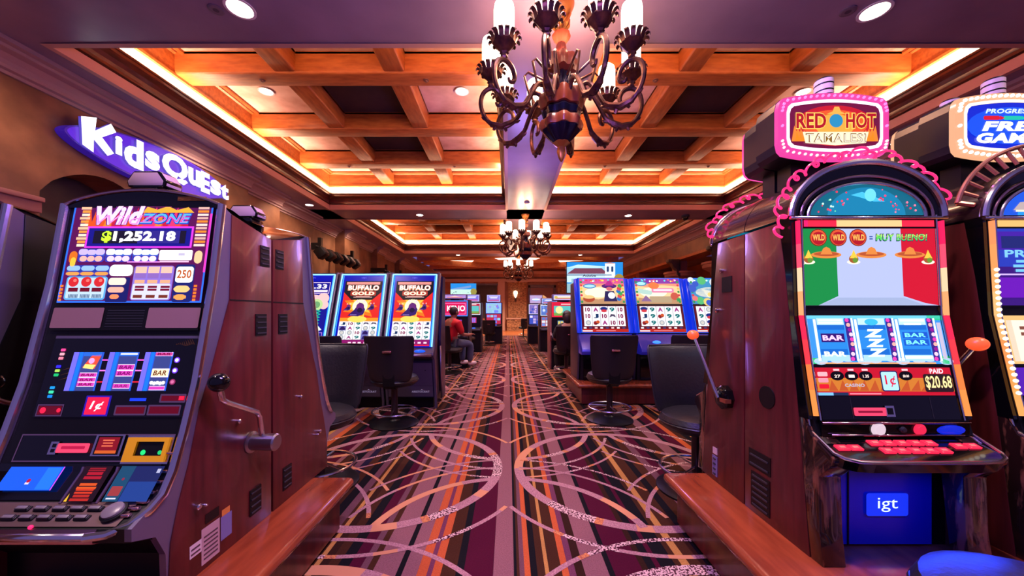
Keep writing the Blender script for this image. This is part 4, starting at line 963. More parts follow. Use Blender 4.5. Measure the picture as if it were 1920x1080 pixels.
        a.rect(0,0,1,1,E(90,30,190,1.0),0); a.bars(.05,.1,.95,.9,3,E(150,80,240,1.1),1,.3)
    fin(b, 'credit_screen')
    b = MB(); a = fart(b, F2, XL+.05, XR-.05, .80, .885, .004); a.rect(0,0,1,1,BLACKG,0); a.rect(.22,.05,.225,.95,DKGREY,1); a.rect(.80,.05,.805,.95,DKGREY,1); fin(b, 'ticket_panel')
    b = MB(); a = fart(b, F2, XL+.17, XL+.325, .812, .845, .008); a.rrect(0,.05,.8,.95,.03,TICKET,0); a.rrect(.1,.38,.7,.62,.015,E(150,10,50,1),1); a.rect(.78,-.05,1,1.15,CHROME,0); a.rect(.82,.2,.96,.9,BLACK,1); fin(b, 'ticket_slot')
    # deck
    b = MB(); x0, x1 = XL+.015, XR-.015
    deck = [(x0,1.385),(x0,1.285),(x0+.018,1.262),(x0+.055,1.247),(x0+.11,1.243),(x1-.11,1.243),(x1-.055,1.247),(x1-.018,1.262),(x1,1.285),(x1,1.385)]
    def zd(y): return .69+(y-1.243)*.045/.12
    n = len(deck)
    b.add([(x,y,zd(y)) for x, y in deck]+[(x,y+.012,zd(y)-.04) for x, y in deck], [tuple(range(n))[::-1]]+[(i,(i+1)%n,n+(i+1)%n,n+i) for i in range(n)]+[tuple(range(n,2*n))], BLACKG)
    dk = fin(b, 'button_deck')
    b = MB(); b.tube([(x0,1.398,.80),(x0,1.385,zd(1.385)+.012)]+[(x,y,zd(y)) for x, y in deck[1:9]]+[(x1,1.385,zd(1.385)+.012),(x1,1.398,.80)], .006, CHROME, 8); fin(b, 'chrome_edge', dk)
    b = MB(); b.box(x0+.02,1.36,.742,x1-.02,1.385,.80,BLACKG); fin(b, 'button_ledge', dk)
    b = MB(); b.tube([(x0+.02,1.358,.792),(x1-.02,1.358,.792)], .005, BELT, 8); b.tube([(x0+.05,1.352,.748),(x1-.05,1.352,.748)], .004, BELT, 8); fin(b, 'chrome_rail', dk)
    Ty = Matrix.Rotation(math.pi/2,4,'X')
    for x, m_, r in ((XL+.245,E(225,200,215,1.1),.018),(XL+.40,E(240,40,80,1.1),.015),(XL+.335,DKGREY,.008)):
        b = MB(); b.lathe([(r*1.4,0),(r*1.4,.006),(r,.008),(r,.012),(0,.013)], (x,1.36,.768), m_, 20, T=Ty); fin(b, 'round_button', dk)
    b = MB(); b.ball((XL+.52,1.362,.765), .055, E(10,40,220,1.0), 20, 8, sc=(1,.25,.35)); fin(b, 'coin_guide', dk)
    BP = [E(250,40,80,1.05), E(255,120,120,1.2)]
    spots = [(XL+.065+k*.047,1.31) for k in range(2)]+[(XL+.205+k*.05,1.333) for k in range(5)]+[(XL+.215+k*.05,1.296) for k in range(5)]+[(XL+.495+k*.05,1.318) for k in range(2)]
    for (x, y) in spots:
        b = MB(); z = zd(y); sl = .375
        T = Matrix.Translation((x,y,z)) @ Matrix.Rotation(math.atan(sl),4,'X')
        b.box(-.021,-.013,-.002,.021,.013,.007,BP[0],T); b.box(-.011,-.006,.006,.011,.006,.0078,BP[1],T); fin(b, 'lit_button', dk, bevel=.002)
    # belly: lit blue door with logo
    b = MB(); BLU = mat('blue_lit_door', c(14,22,120), .25, emit=.04, ecol=c(10,20,255))
    b.box(XL+.09,1.435,.29,XR-.09,1.452,.65,BLU); b.box(XL+.20,1.43,.29,XL+.204,1.436,.65,BLACK); fin(b, 'belly_door')
    b = MB(); a = Art(b, (XL+.27,1.428,.405), (.165,0,0), (0,0,.09)); a.rrect(0,0,1,1,.06,E(14,50,240,1.1),0)
    a.text('igt',.27,.18,.75,.80,E(200,225,255,1.7),1,0); fin(b, 'logo_panel')
    b = MB(); b.box(XL+.12,1.31,.648,XR-.12,1.33,.654,E(20,50,255,2.0)); fin(b, 'belly_light')
    # lever
    b = MB(); Tx = Matrix.Rotation(math.pi/2,4,'Y'); b.lathe([(.062,0),(.062,.03),(.05,.042),(.03,.05),(0,.05)], (XR,1.615,.767), BLACKG, 8, T=Tx); fin(b, 'lever_hub')
    b = MB(); b.tube([(XR+.045,1.615,.767),(XR+.055,1.60,.80),(1.845,1.44,1.065)], [.014,.011,.008], CHROME, 10); b.box(XR+.02,1.63,.75,XR+.05,1.68,.77,CPRM); fin(b, 'lever_arm')
    b = MB(); b.ball((1.85,1.43,1.082), .031, mat('orange_knob', c(255,100,50), .35, emit=.85, ecol=c(255,92,48)), 20, 12, sc=(1,1,.88)); fin(b, 'lever_knob')
    # topper: neck, housing, lit bezel, screen, candle
    zb, zt, yf, hw = 1.877, 2.18, 1.60, .248; zc = (zb+zt)/2; cx = 1.435
    def outl(k, n=12):
        w, h = hw*k, (zt-zb)/2*k if k == 1 else (zt-zb)/2-(hw-hw*k)
        pts = []
        for i in range(n+1): x = -1+2*i/n; pts.append((cx+w*.90*x, zc-h*.84-h*.16*(1-x*x)))
        pts += [(cx+w*.97, zc-h*.72),(cx+w, zc-h*.5),(cx+w, zc+h*.5),(cx+w*.97, zc+h*.72)]
        for i in range(n+1): x = 1-2*i/n; pts.append((cx+w*.90*x, zc+h*.84+h*.16*(1-x*x)))
        pts += [(cx-w*.97, zc+h*.72),(cx-w, zc+h*.5),(cx-w, zc-h*.5),(cx-w*.97, zc-h*.72)]
        return pts
    b = MB(); b.box(XC-.16,1.66,1.70,XC+.16,1.742,zb+.06,BLACK); fin(b, 'topper_neck')
    O1 = outl(1.0); O2 = outl(.985); O3 = outl(.80); n = len(O1)
    b = MB(); b.prism(O1, 'y', yf+.02, yf+.14, mat('topper_housing', c(24,20,24), .3)); tp = fin(b, 'topper')
    b = MB(); a = Art(b, (XC+.05,yf+.142,zc-.03), (-.1,0,0), (0,0,.035)); a.rect(0,0,1,1,E(10,60,150,.7),0); a.text('igt',.35,.2,.65,.8,E(150,190,235,1.0),1,0); fin(b, 'logo_plate', tp)
    bz = E(250,70,170,1.0) if hot else E(255,185,140,1.0)
    b = MB(); b.add([(x,yf,z) for x, z in O2]+[(x,yf-.006,z) for x, z in O3]+[(x,yf+.03,z) for x, z in O1], [(i,(i+1)%n,n+(i+1)%n,n+i) for i in range(n)]+[(2*n+i,2*n+(i+1)%n,(i+1)%n,i) for i in range(n)], bz, True)
    wh = E(255,225,255,1.9) if hot else E(255,235,215,1.6)
    O4 = outl(.855)
    b.add([(x,yf-.0062,z) for x, z in O4]+[(x,yf-.0064,z) for x, z in O3], [(i,(i+1)%n,n+(i+1)%n,n+i) for i in range(n)], wh)
    bl = outl(.925, 16); m = len(bl)
    for i in range(m):
        p, q = Vector((bl[i][0],yf-.006,bl[i][1])), Vector((bl[(i+1)%m][0],yf-.006,bl[(i+1)%m][1]))
        for s in ((0,.5) if (q-p).length > .03 else (0,)):
            w = p.lerp(q, s); low = w.z < zc-.05
            b.ball(w, .0075 if not hot else .006, E(255,240,225,2.4) if not hot else (E(255,190,190,2.0) if low else E(255,130,210,1.5)), 8, 5)
    fin(b, 'lit_bezel', tp)
    b = MB(); b.poly([(x,yf-.004,z) for x, z in O3], E(120,10,60,1.0) if hot else E(10,40,210,1.1))
    xs = [p[0] for p in O3]; zz = [p[1] for p in O3]
    a = Art(b, (min(xs),yf-.005,min(zz)), (max(xs)-min(xs),0,0), (0,0,max(zz)-min(zz)))
    if hot:
        a.disc(.5,.5,.44,E(205,20,36,1.1),1,rv=.44,n=28); a.disc(.5,.52,.36,E(245,90,30,1.15),2,rv=.32,n=28); a.disc(.5,.5,.22,E(255,170,60,1.2),3,rv=.25)
        for k in range(9): a.poly([(.02+.04*k,.16),(.12+.04*k,.16),(.05+.035*k,.5-.03*k)],E(255,140,40,1.1),3); a.poly([(.98-.04*k,.16),(.88-.04*k,.16),(.95-.035*k,.5-.03*k)],E(255,140,40,1.1),3)
        for s, u0, u1 in (('RED',.07,.40),('HOT',.62,.95)):
            a.text(s,u0-.006,.42,u1+.006,.78,E(255,200,90,1.3),4,.10,.0); a.text(s,u0,.44,u1,.76,E(190,14,24,1.0),5,.03,.0)
        a.poly([(.40,.74),(.62,.74),(.56,.80),(.54,.90),(.49,.90),(.47,.80)],E(250,170,70,1.3),6); a.disc(.51,.60,.075,E(40,140,190,1.2),5)
        a.poly([(.14,.36),(.87,.36),(.84,.12),(.5,.07),(.17,.12)],E(250,225,190,1.4),5); a.text('TAMALES!',.17,.13,.84,.33,E(150,110,50,1.0),6,.03); a.text('TAMALES!',.18,.14,.83,.31,E(240,232,215,1.3),7,-.01)
    else:
        a.disc(.5,.5,.5,E(20,80,235,1.2),1,rv=.4,n=28)
        a.text('PROGRESSIVE',.20,.76,.86,.86,E(200,225,255,1.5),4,.03,.2)
        a.rrect(.18,.62,.36,.71,.02,E(225,20,40,1.1),3); a.poly([(.36,.62),(.36,.71),(.42,.665)],E(225,20,40,1.1),3); a.rrect(.40,.62,.60,.71,.02,E(20,190,170,1.2),2); a.poly([(.60,.62),(.60,.71),(.66,.665)],E(20,190,170,1.2),2); a.rrect(.64,.62,.9,.71,.02,E(30,130,240,1.2),1)
        a.text('FREE',.16,.38,.88,.59,E(255,255,255,1.9),4,.05,.2); a.text('GAMES',.10,.12,.92,.34,E(255,255,255,1.9),4,.05,.2)
    fin(b, 'topper_screen', tp)
    b = MB(); q = (XC,1.67,zt-.01)
    for z0, z1, m_ in ((0,.03,BLACK),(.03,.045,mat('candle_white', c(220,190,200), .35, emit=.15, ecol=c(255,200,210))),(.045,.052,BLACK),(.052,.075,mat('candle_white', c(220,190,200), .35)),(.075,.082,BLACK),(.082,.1,mat('candle_white', c(220,190,200), .35))):
        b.lathe([(.036,z0),(.036,z1)], q, m_, 20)
    b.lathe([(.036,.1),(.03,.108),(0,.11)], q, BLACK, 20); fin(b, 'service_candle')
    return t
CPRM = mat('copper_bracket', c(200,120,90), .3, metal=.8)
HOT = red_machine('hot', 0, 'slot machine with a dome glass, $20.68 credit panel and pink lit red hot topper')
FREE = red_machine('free', .78, 'slot machine at the photo edge under the blue progressive free games topper')
copy_tree(HOT, (1.4525,1.752,.28), math.pi, 'slot machine turned away behind the red hot one, pink neon arch, orange knob')
copy_tree(FREE, (1.4525+.78,1.752,.28), math.pi, 'slot machine turned away, only the dark back of its topper seen between the lit toppers')
for dx in (0, .78):                                             # LED strip under each button deck
    lamp('AREA', 'belly_led', (1.4525+dx,1.27,.648), 4.2, (.015,.05,1.0), .45, .02, (-.45,0,0))
# ------------------------------------------------------------------ blue neon framed machines (left bank)
F3 = [(4.79,1.738),(4.46,.78),(4.45,.745)]
NEONB = E(40,130,255,2.2); NEONC = E(130,205,255,2.0)
BLUP = mat('blue_bezel', c(8,14,120), .25, emit=.45, ecol=c(10,24,235))
GUN = mat('gunmetal_panel', c(92,80,104), .38, metal=.3)
SIL = mat('silver_edge', c(160,150,165), .28, metal=.85)
TEAL, PUR2, MAG, WH, INK = E(10,130,130,.9), E(110,30,120,.9), E(190,30,130,1.0), E(235,232,240,1.35), E(40,20,60,.8)
def reel_grid(a, u0, v0, u1, v1, rows, cols, syms, fs=.72):
    a.rect(u0,v0,u1,v1,WH,1); w = (u1-u0)/cols; h = (v1-v0)/rows
    for cidx in range(1, cols): a.rect(u0+w*cidx-.004,v0,u0+w*cidx+.004,v1,E(120,110,120,.8),3)
    it = iter(syms)
    for r in range(rows):
        for cc in range(cols):
            s = next(it); x, y = u0+w*cc, v1-h*(r+1)
            if s in ('9','10','J','A','Q'):
                m = {'9':TEAL,'J':E(20,60,110,.9),'10':E(150,20,80,.9),'A':E(170,40,130,1),'Q':TEAL}[s]
                a.text(s,x+w*.2,y+h*.18,x+w*.8,y+h*.82,m,2,.05)
            elif s == 'o': a.disc(x+w/2,y+h/2,w*.32,E(170,180,190,1.0),2); a.disc(x+w/2,y+h/2,w*.2,E(210,205,200,1.2),3)
            elif s == 'b': a.rect(x+.01,y,x+w-.01,y+h,E(120,120,200,1.0),2); a.poly([(x+w*.15,y+h*.1),(x+w*.85,y+h*.1),(x+w*.9,y+h*.5),(x+w*.6,y+h*.9),(x+w*.3,y+h*.75)],E(50,26,110,.8),3)
            elif s == 'w': a.poly([(x+w*.1,y+h*.3),(x+w*.5,y+h*.5),(x+w*.9,y+h*.3),(x+w*.75,y+h*.75),(x+w*.3,y+h*.8)],E(90,80,110,.8),2)
            elif s == 'h': a.disc(x+w/2,y+h*.62,w*.45,E(30,50,140,.9),2,rv=h*.3); a.disc(x+w/2,y+h*.3,w*.35,E(225,60,70,1),3,rv=h*.22)
            elif s == 'c': a.disc(x+w*.36,y+h*.45,w*.25,E(170,40,40,.9),2); a.disc(x+w*.66,y+h*.6,w*.22,E(220,90,40,1),3); a.rect(x+w*.3,y+h*.3,x+w*.7,y+h*.42,E(90,20,30,.8),4)
def bison(a, u, v, k, l=3):
    """head and shoulders of a charging bison"""
    D, D2, D3 = E(58,26,120,.85), E(110,40,130,.9), E(30,14,70,.7)
    a.poly([(u-.27*k,v-.12*k),(u-.1*k,v-.02*k),(u+.02*k,v+.10*k),(u+.12*k,v+.06*k),(u+.20*k,v-.02*k),(u+.16*k,v-.10*k),(u+.02*k,v-.13*k)], D, l)
    a.disc(u+.05*k,v+.03*k,.11*k,D2,l+1); a.disc(u+.05*k,v-.03*k,.07*k,D3,l+2)
    a.poly([(u-.09*k,v+.09*k),(u-.05*k,v+.15*k),(u-.01*k,v+.10*k)],E(230,210,220,1.2),l+3); a.poly([(u+.19*k,v+.09*k),(u+.15*k,v+.15*k),(u+.11*k,v+.10*k)],E(230,210,220,1.2),l+3)
    a.rect(u-.2*k,v-.11*k,u-.02*k,v-.10*k,E(150,120,210,1),l+2)
def neon_machine(i, label):
    XL, XR = -1.548-.668*i, -.905-.668*i; xc = (XL+XR)/2
    t = thing('slot_machine', (xc,4.75,0), label, 'slot machine', 'blue neon framed slot machines')
    b = MB(); b.prism([(4.80,1.742),(4.47,.78),(4.47,.62),(4.585,.145),(5.2,.145),(5.2,1.70),(5.1,1.742)], 'x', XL+.03, XR-.03, mat('blue_black_cabinet', c(20,20,48), .3)); b.build('cabinet', t)
    b = MB(); b.box(XL+.06,4.68,0,XR-.06,5.15,.145,BLACK); b.build('plinth', t)
    for x0, x1 in ((XL,XL+.03),(XR-.03,XR)):
        b = MB(); b.prism([(4.785,1.748),(4.45,.78),(4.37,.735),(4.36,.70),(4.46,.64),(4.60,.10),(4.60,0),(4.66,0),(4.56,.66),(4.60,.80),(4.88,1.66),(4.90,1.748)], 'x', x0, x1, GUN)
        b.build('side_frame', t, bevel=.003)
        b = MB(); b.prism([(5.02,1.72),(4.86,.85),(4.98,.06),(5.2,.06),(5.2,1.72)], 'x', x0+.004 if x0 > xc else x0, x1 if x0 > xc else x1-.004, mat('blue_side', c(26,28,74), .3)); b.build('side_panel', t)
    b = MB(); b.tube([(XR+.004,4.80,.78),(XR+.004,4.90,.07)], .014, SIL, 8); b.build('steel_edge', t)
    b = MB()
    def fp(x, z, o=.012): return (x, interp(F3, z)-o, z)
    for e in (XL+.036, XR-.036):
        b.tube([fp(e,1.72),fp(e,.80)], .009, NEONC, 8); b.tube([fp(e+(.02 if e < xc else -.02),1.70,.004),fp(e+(.02 if e < xc else -.02),.80,.004)], .006, NEONB, 6)
    b.tube([fp(XL+.036,1.72),fp(XR-.036,1.72)], .009, NEONC, 8); b.build('neon_frame', t)
    b = MB(); a = fart(b, F3, XL+.045, XR-.045, .79, 1.715, .001); a.rect(0,0,1,1,BLUP,0); a.text('~v~',.44,.945,.56,.965,E(120,120,255,1.2),1,.02); b.build('bezel', t)
    b = MB(); a = fart(b, F3, XL+.09, XR-.07, .805, 1.63, .004)
    if i < 2:
        a.rect(0,0,1,1,BLACK,0); a.rect(0,.366,1,.82,E(235,40,30,1.1),1)
        a.star(.48,.60,.46,E(255,120,20,1.15),2,9,.6); a.star(.48,.60,.34,E(255,190,60,1.25),3,11,.6); a.disc(.48,.60,.20,E(255,240,190,1.5),4)
        a.rect(0,.366,1,.42,E(255,150,30,1.15),3); a.disc(.45,.40,.25,E(255,210,90,1.3),4,rv=.05)
        bison(a,.16,.585,.42,5); bison(a,.78,.595,.42,5); bison(a,.44,.565,.95,6)
        a.rect(.04,.945,.94,.985,E(235,150,140,1.1),1)
        a.poly([(0,.82),(1,.82),(.78,.70),(.22,.70)],BLACK,4)
        a.text('BUFFALO',.09,.845,.93,.935,E(255,150,120,1.2),5,.08); a.text('BUFFALO',.10,.85,.92,.93,E(255,235,225,1.7),6,.03); a.text('BUFFALO',.10,.85,.92,.872,E(255,170,120,1.5),7,.0)
        a.rrect(.18,.765,.86,.835,.02,E(190,60,40,1),5); a.text('GOLD',.22,.772,.82,.830,E(255,220,190,1.6),6,.06); a.bars(.26,.735,.78,.76,2,E(255,190,180,1.3),6,.4)
        reel_grid(a,.0,.095,1,.366,4,5,(['J','10','9','w','w','b','A','9','o','9','o','o','10','b','o','o','A','9','b','o'] if i == 1 else ['w','w','9','A','J','o','A','9','10','w','J','10','9','A','9','o','A','10','9','9']))
        a.rect(0,0,1,.09,E(150,16,110,1.0),1); a.rect(0,0,1,.02,E(230,30,70,1.1),2)
        for u in (.3,.42,.55,.7,.85): a.rect(u,.035,u+.08,.06,E(255,210,230,1.3),2)
    else:
        a.rect(0,0,1,1,E(14,20,160,.9),0); a.frame(.3,.80,.98,.98,.012,E(240,210,240,1.4),1); a.text('2.33',.40,.88,.9,.95,E(255,240,250,1.6),2,.03); a.bars(.4,.82,.95,.86,1,E(255,220,240,1.4),2,.2)
        for (u,v,r) in ((.62,.66,.22),(.85,.72,.16),(.45,.68,.15),(.9,.62,.12)): a.disc(u,v,r,E(255,190,190,1.3),1)
        a.disc(.7,.62,.17,E(190,220,150,1.2),2); a.disc(.7,.62,.1,E(120,180,120,1),3)
        for k in range(6): a.poly([(.58,.52-.045*k),(.72,.55-.045*k),(.86,.52-.045*k),(.72,.48-.045*k)],E(20,200,150,1.2),3); a.poly([(.62,.52-.045*k),(.72,.535-.045*k),(.82,.52-.045*k),(.72,.5-.045*k)],E(10,60,130,1),4)
        a.poly([(.5,.24),(.6,.30),(.72,.22),(.84,.3),(.95,.24),(.72,.19)],E(220,255,240,1.4),3)
        a.frame(.3,.0,.98,.2,.012,E(200,150,240,1.3),1); a.disc(.62,.1,.13,E(240,235,250,1.5),2); a.disc(.62,.1,.10,INK,3); a.text('7',.57,.06,.68,.14,E(240,235,250,1.5),4,.04)
    b.build('screen', t)
    # console with red and blue buttons
    b = MB(); b.prism([(4.47,.785),(4.45,.762),(4.375,.728),(4.365,.70),(4.47,.65)], 'x', XL+.03, XR-.03, GUN); dk = b.build('button_deck', t, bevel=.004)
    b = MB(); b.tube([(XL+.02,4.362,.703),(XR-.02,4.362,.703)], .017, SIL, 8); b.build('front_rail', dk)
    for x, m_, w in ((xc-.03,E(255,50,50,1.1),.055),(xc+.15,E(20,90,255,1.3),.07),(xc-.2,E(250,80,60,1.0),.04)):
        b = MB(); b.ball((x,4.41,.748), 1, m_, 16, 6, sc=(w,.028,.022)); b.build('lit_button', dk)
    b = MB(); a = fart(b, [(4.47,.62),(4.585,.145)][::1], XL+.04, XR-.04, .16, .60, .004); a.rect(0,0,1,1,GUN,0); a.rect(0,.32,1,.325,BLACK,1); a.disc(.25,.78,.012,BLACK,1); a.disc(.85,.78,.012,BLACK,1)
    a.text('ARISTOCRAT',.52,.12,.92,.18,E(150,130,170,.7),1,.02); a.disc(.75,.21,.02,E(150,130,170,.7),1,rv=.01); b.build('lower_door', t)
    return t
NM = [neon_machine(0, 'blue neon framed buffalo slot machine at the aisle end of its row'), neon_machine(1, 'blue neon framed buffalo slot machine second from the aisle end of its row'), neon_machine(2, 'blue neon slot machine with teal braid art beside the vented wooden cabinets')]

# ------------------------------------------------------------------ fiesta machines on a wooden base (right bank)
base_box(.905,3.6,4.72,6.1,.285,'cherry wood base under the fiesta slot machines across the aisle', 1)
F4 = [(5.2,1.72),(4.95,.94)]
BLU4 = mat('blue_lit_edge', c(10,30,140), .2, emit=.6, ecol=c(20,60,255))
BLU5 = mat('blue_deck', c(70,70,150), .25, metal=.3, emit=.12, ecol=c(40,50,255))
def fiesta_machine(i, label):
    XL, XR = .985+.785*i, 1.675+.785*i; xc = (XL+XR)/2
    t = thing('slot_machine', (xc,5.2,.285), label, 'slot machine', 'fiesta slot machines on the wooden base')
    b = MB(); b.prism([(5.21,1.72),(4.96,.94),(5.0,.7),(5.02,.285),(5.6,.285),(5.6,1.66),(5.5,1.72)], 'x', XL+.012, XR-.012, mat('black_cabinet', c(22,20,28), .3)); b.build('cabinet', t)
    for x0, x1 in ((XL-.035,XL+.012),(XR-.012,XR+.035)):
        b = MB(); b.prism([(5.19,1.71),(4.94,.94),(5.02,.94),(5.30,1.71)], 'x', x0, x1, BLU4); b.build('lit_edge', t, bevel=.008)
        b = MB(); b.prism([(5.32,1.66),(5.05,.92),(5.0,.72),(5.06,.29),(5.6,.29),(5.6,1.66)], 'x', x0+.01, x1-.01, mat('side_grey', c(64,56,66), .35)); b.build('side_panel', t, bevel=.004)
    b = MB(); a = fart(b, F4, XL+.015, XR-.015, .945, 1.715, .003); a.rect(0,0,1,1,mat('lit_blue_line', c(20,50,160), .2, emit=.9, ecol=c(50,110,255)),0); a.rect(.018,.012,.982,.985,BLACK,1); a.rect(.0,.485,1,.497,BLACK,2); b.build('screen_frame', t)
    b = MB(); a = fart(b, F4, XL+.03, XR-.03, 1.34, 1.705, .006)
    a.rect(0,0,1,1,E(255,205,150,1.25),0); a.rect(0,.8,1,1,E(*((225,90,160),(140,50,170),(60,120,190))[i],1.1),1); a.poly([(0,.8),(1,.8),(1,.68),(.6,.74),(.3,.66),(0,.72)],E(255,150,120,1.2),1)
    a.poly([(0,0),(1,0),(1,.2),(.7,.28),(.4,.18),(0,.26)],E(200,150,110,1.1),1); a.disc(.4,.45,.3,E(255,240,205,1.4),2,rv=.2)
    for k in range(14): a.disc(.03+.94*random.random(), .88+.08*random.random(), .022, E(*random.choice([(255,220,90),(255,90,90),(255,255,255),(90,210,220)]),1.3), 3, n=8)
    if i == 0:
        a.text('FIESTA'[:0] or '* * * *',.12,.84,.5,.96,E(235,40,50,1.2),4,.05)
        a.disc(.22,.70,.15,E(70,130,190,1.2),4,rv=.1); a.disc(.22,.70,.12,E(170,220,240,1.3),5,rv=.06)
        a.disc(.19,.20,.13,E(190,80,50,1.0),4,rv=.13); a.disc(.19,.27,.12,E(235,200,130,1.2),5,rv=.07)
        a.disc(.66,.70,.17,E(90,40,130,1),4,rv=.10); a.poly([(.56,.72),(.76,.72),(.70,.92),(.64,.92)],E(190,50,140,1.1),5); a.disc(.66,.59,.07,E(220,110,120,1.1),5,rv=.08); a.poly([(.56,.5),(.76,.5),(.82,.1),(.52,.1)],E(50,44,100,.9),4); a.disc(.70,.33,.08,E(225,230,240,1.3),6)
        for k in range(6): a.disc(.86+.02*(k%3),.2+.1*k,.05,E(*((40,120,200),(230,70,70),(60,170,90))[k%3],1.1),3)
    elif i == 1:
        a.disc(.14,.80,.13,E(60,140,180,1.2),4,rv=.1); a.disc(.14,.80,.10,E(170,225,235,1.3),5,rv=.06); a.disc(.42,.72,.12,E(240,120,60,1.2),4,rv=.14)
        a.rrect(.36,.44,.86,.62,.04,E(230,130,170,1.2),4); a.rrect(.40,.50,.82,.58,.02,E(255,210,220,1.4),5); a.poly([(.05,.62),(.4,.5),(.34,.35),(.05,.42)],E(180,215,205,1.2),3)
        a.rect(.3,.05,.78,.3,E(190,165,130,1.1),3); a.poly([(.1,.1),(.22,.34),(.34,.1)],E(150,110,160,1),4); a.disc(.86,.3,.09,E(210,90,70,1.1),4); a.star(.94,.16,.07,E(50,160,90,1.1),5)
    else:
        a.rect(0,0,1,1,E(70,150,200,1.1),2)
        for k in range(18): a.disc(random.random()*.96+.02,random.random()*.9+.05,.05+.05*random.random(),E(*random.choice([(235,120,120),(240,210,120),(230,235,240),(60,90,200),(90,190,120)]),1.15),3+k%4,n=12)
    for u in (.03,.96):
        for k in range(7): a.disc(u,.08+.13*k,.028,E(*((50,150,80),(240,200,80),(220,60,80))[k%3],1.1),4,n=8)
    b.build('upper_screen', t)
    b = MB(); a = fart(b, F4, XL+.03, XR-.03, .955, 1.318, .006)
    a.rect(0,0,1,1,E(110,20,36,.8),0); a.rect(0,0,1,.11,E(200,40,24,1.0),1); a.rect(0,.02,.22,.06,E(230,235,245,1.4),2); a.rect(.3,.03,.72,.055,E(255,150,160,1.2),2)
    for k in range(8): a.rect(.03+.12*k,.12,.09+.12*k,.18,E(*((235,235,240),(60,60,110),(235,190,190))[k%3],1.2),3)
    reel_grid(a,.05,.22,.95,.97,3,5,(['10','A','h','9','10','10','J','10','w','10','o','c','A','10','10'],['h','9','A','9','A','J','9','c','9','9','c','9','o','9','9'],['A','o','9','9','w','9','h','A','10','9','o','h','9','A','10'])[i])
    b.build('reel_screen', t)
    b = MB(); b.prism([(4.955,.93),(4.90,.86),(4.76,.745),(4.745,.70),(4.80,.66),(5.0,.66),(5.0,.93)], 'x', XL-.02, XR+.02, BLU5); dk = b.build('button_deck', t, bevel=.012)
    b = MB(); b.ball((xc-.13,4.85,.825), 1, E(60,130,255,1.8), 18, 8, sc=(.055,.04,.022)); b.build('lit_button', dk)
    b = MB(); b.prism([(4.99,.64),(4.99,.30),(5.03,.30),(5.03,.64)], 'x', XL+.05, XR-.05, BLACKG); b.box(xc-.02,4.985,.40,xc+.14,4.992,.56,E(10,40,230,.8)); b.build('belly_door', t)
    return t
FM = [fiesta_machine(0, 'fiesta slot machine with a purple hat on its screen, at the aisle end'), fiesta_machine(1, 'fiesta slot machine with an adobe village scene, second from the aisle end'), fiesta_machine(2, 'fiesta slot machine half hidden behind the orange lever knob')]

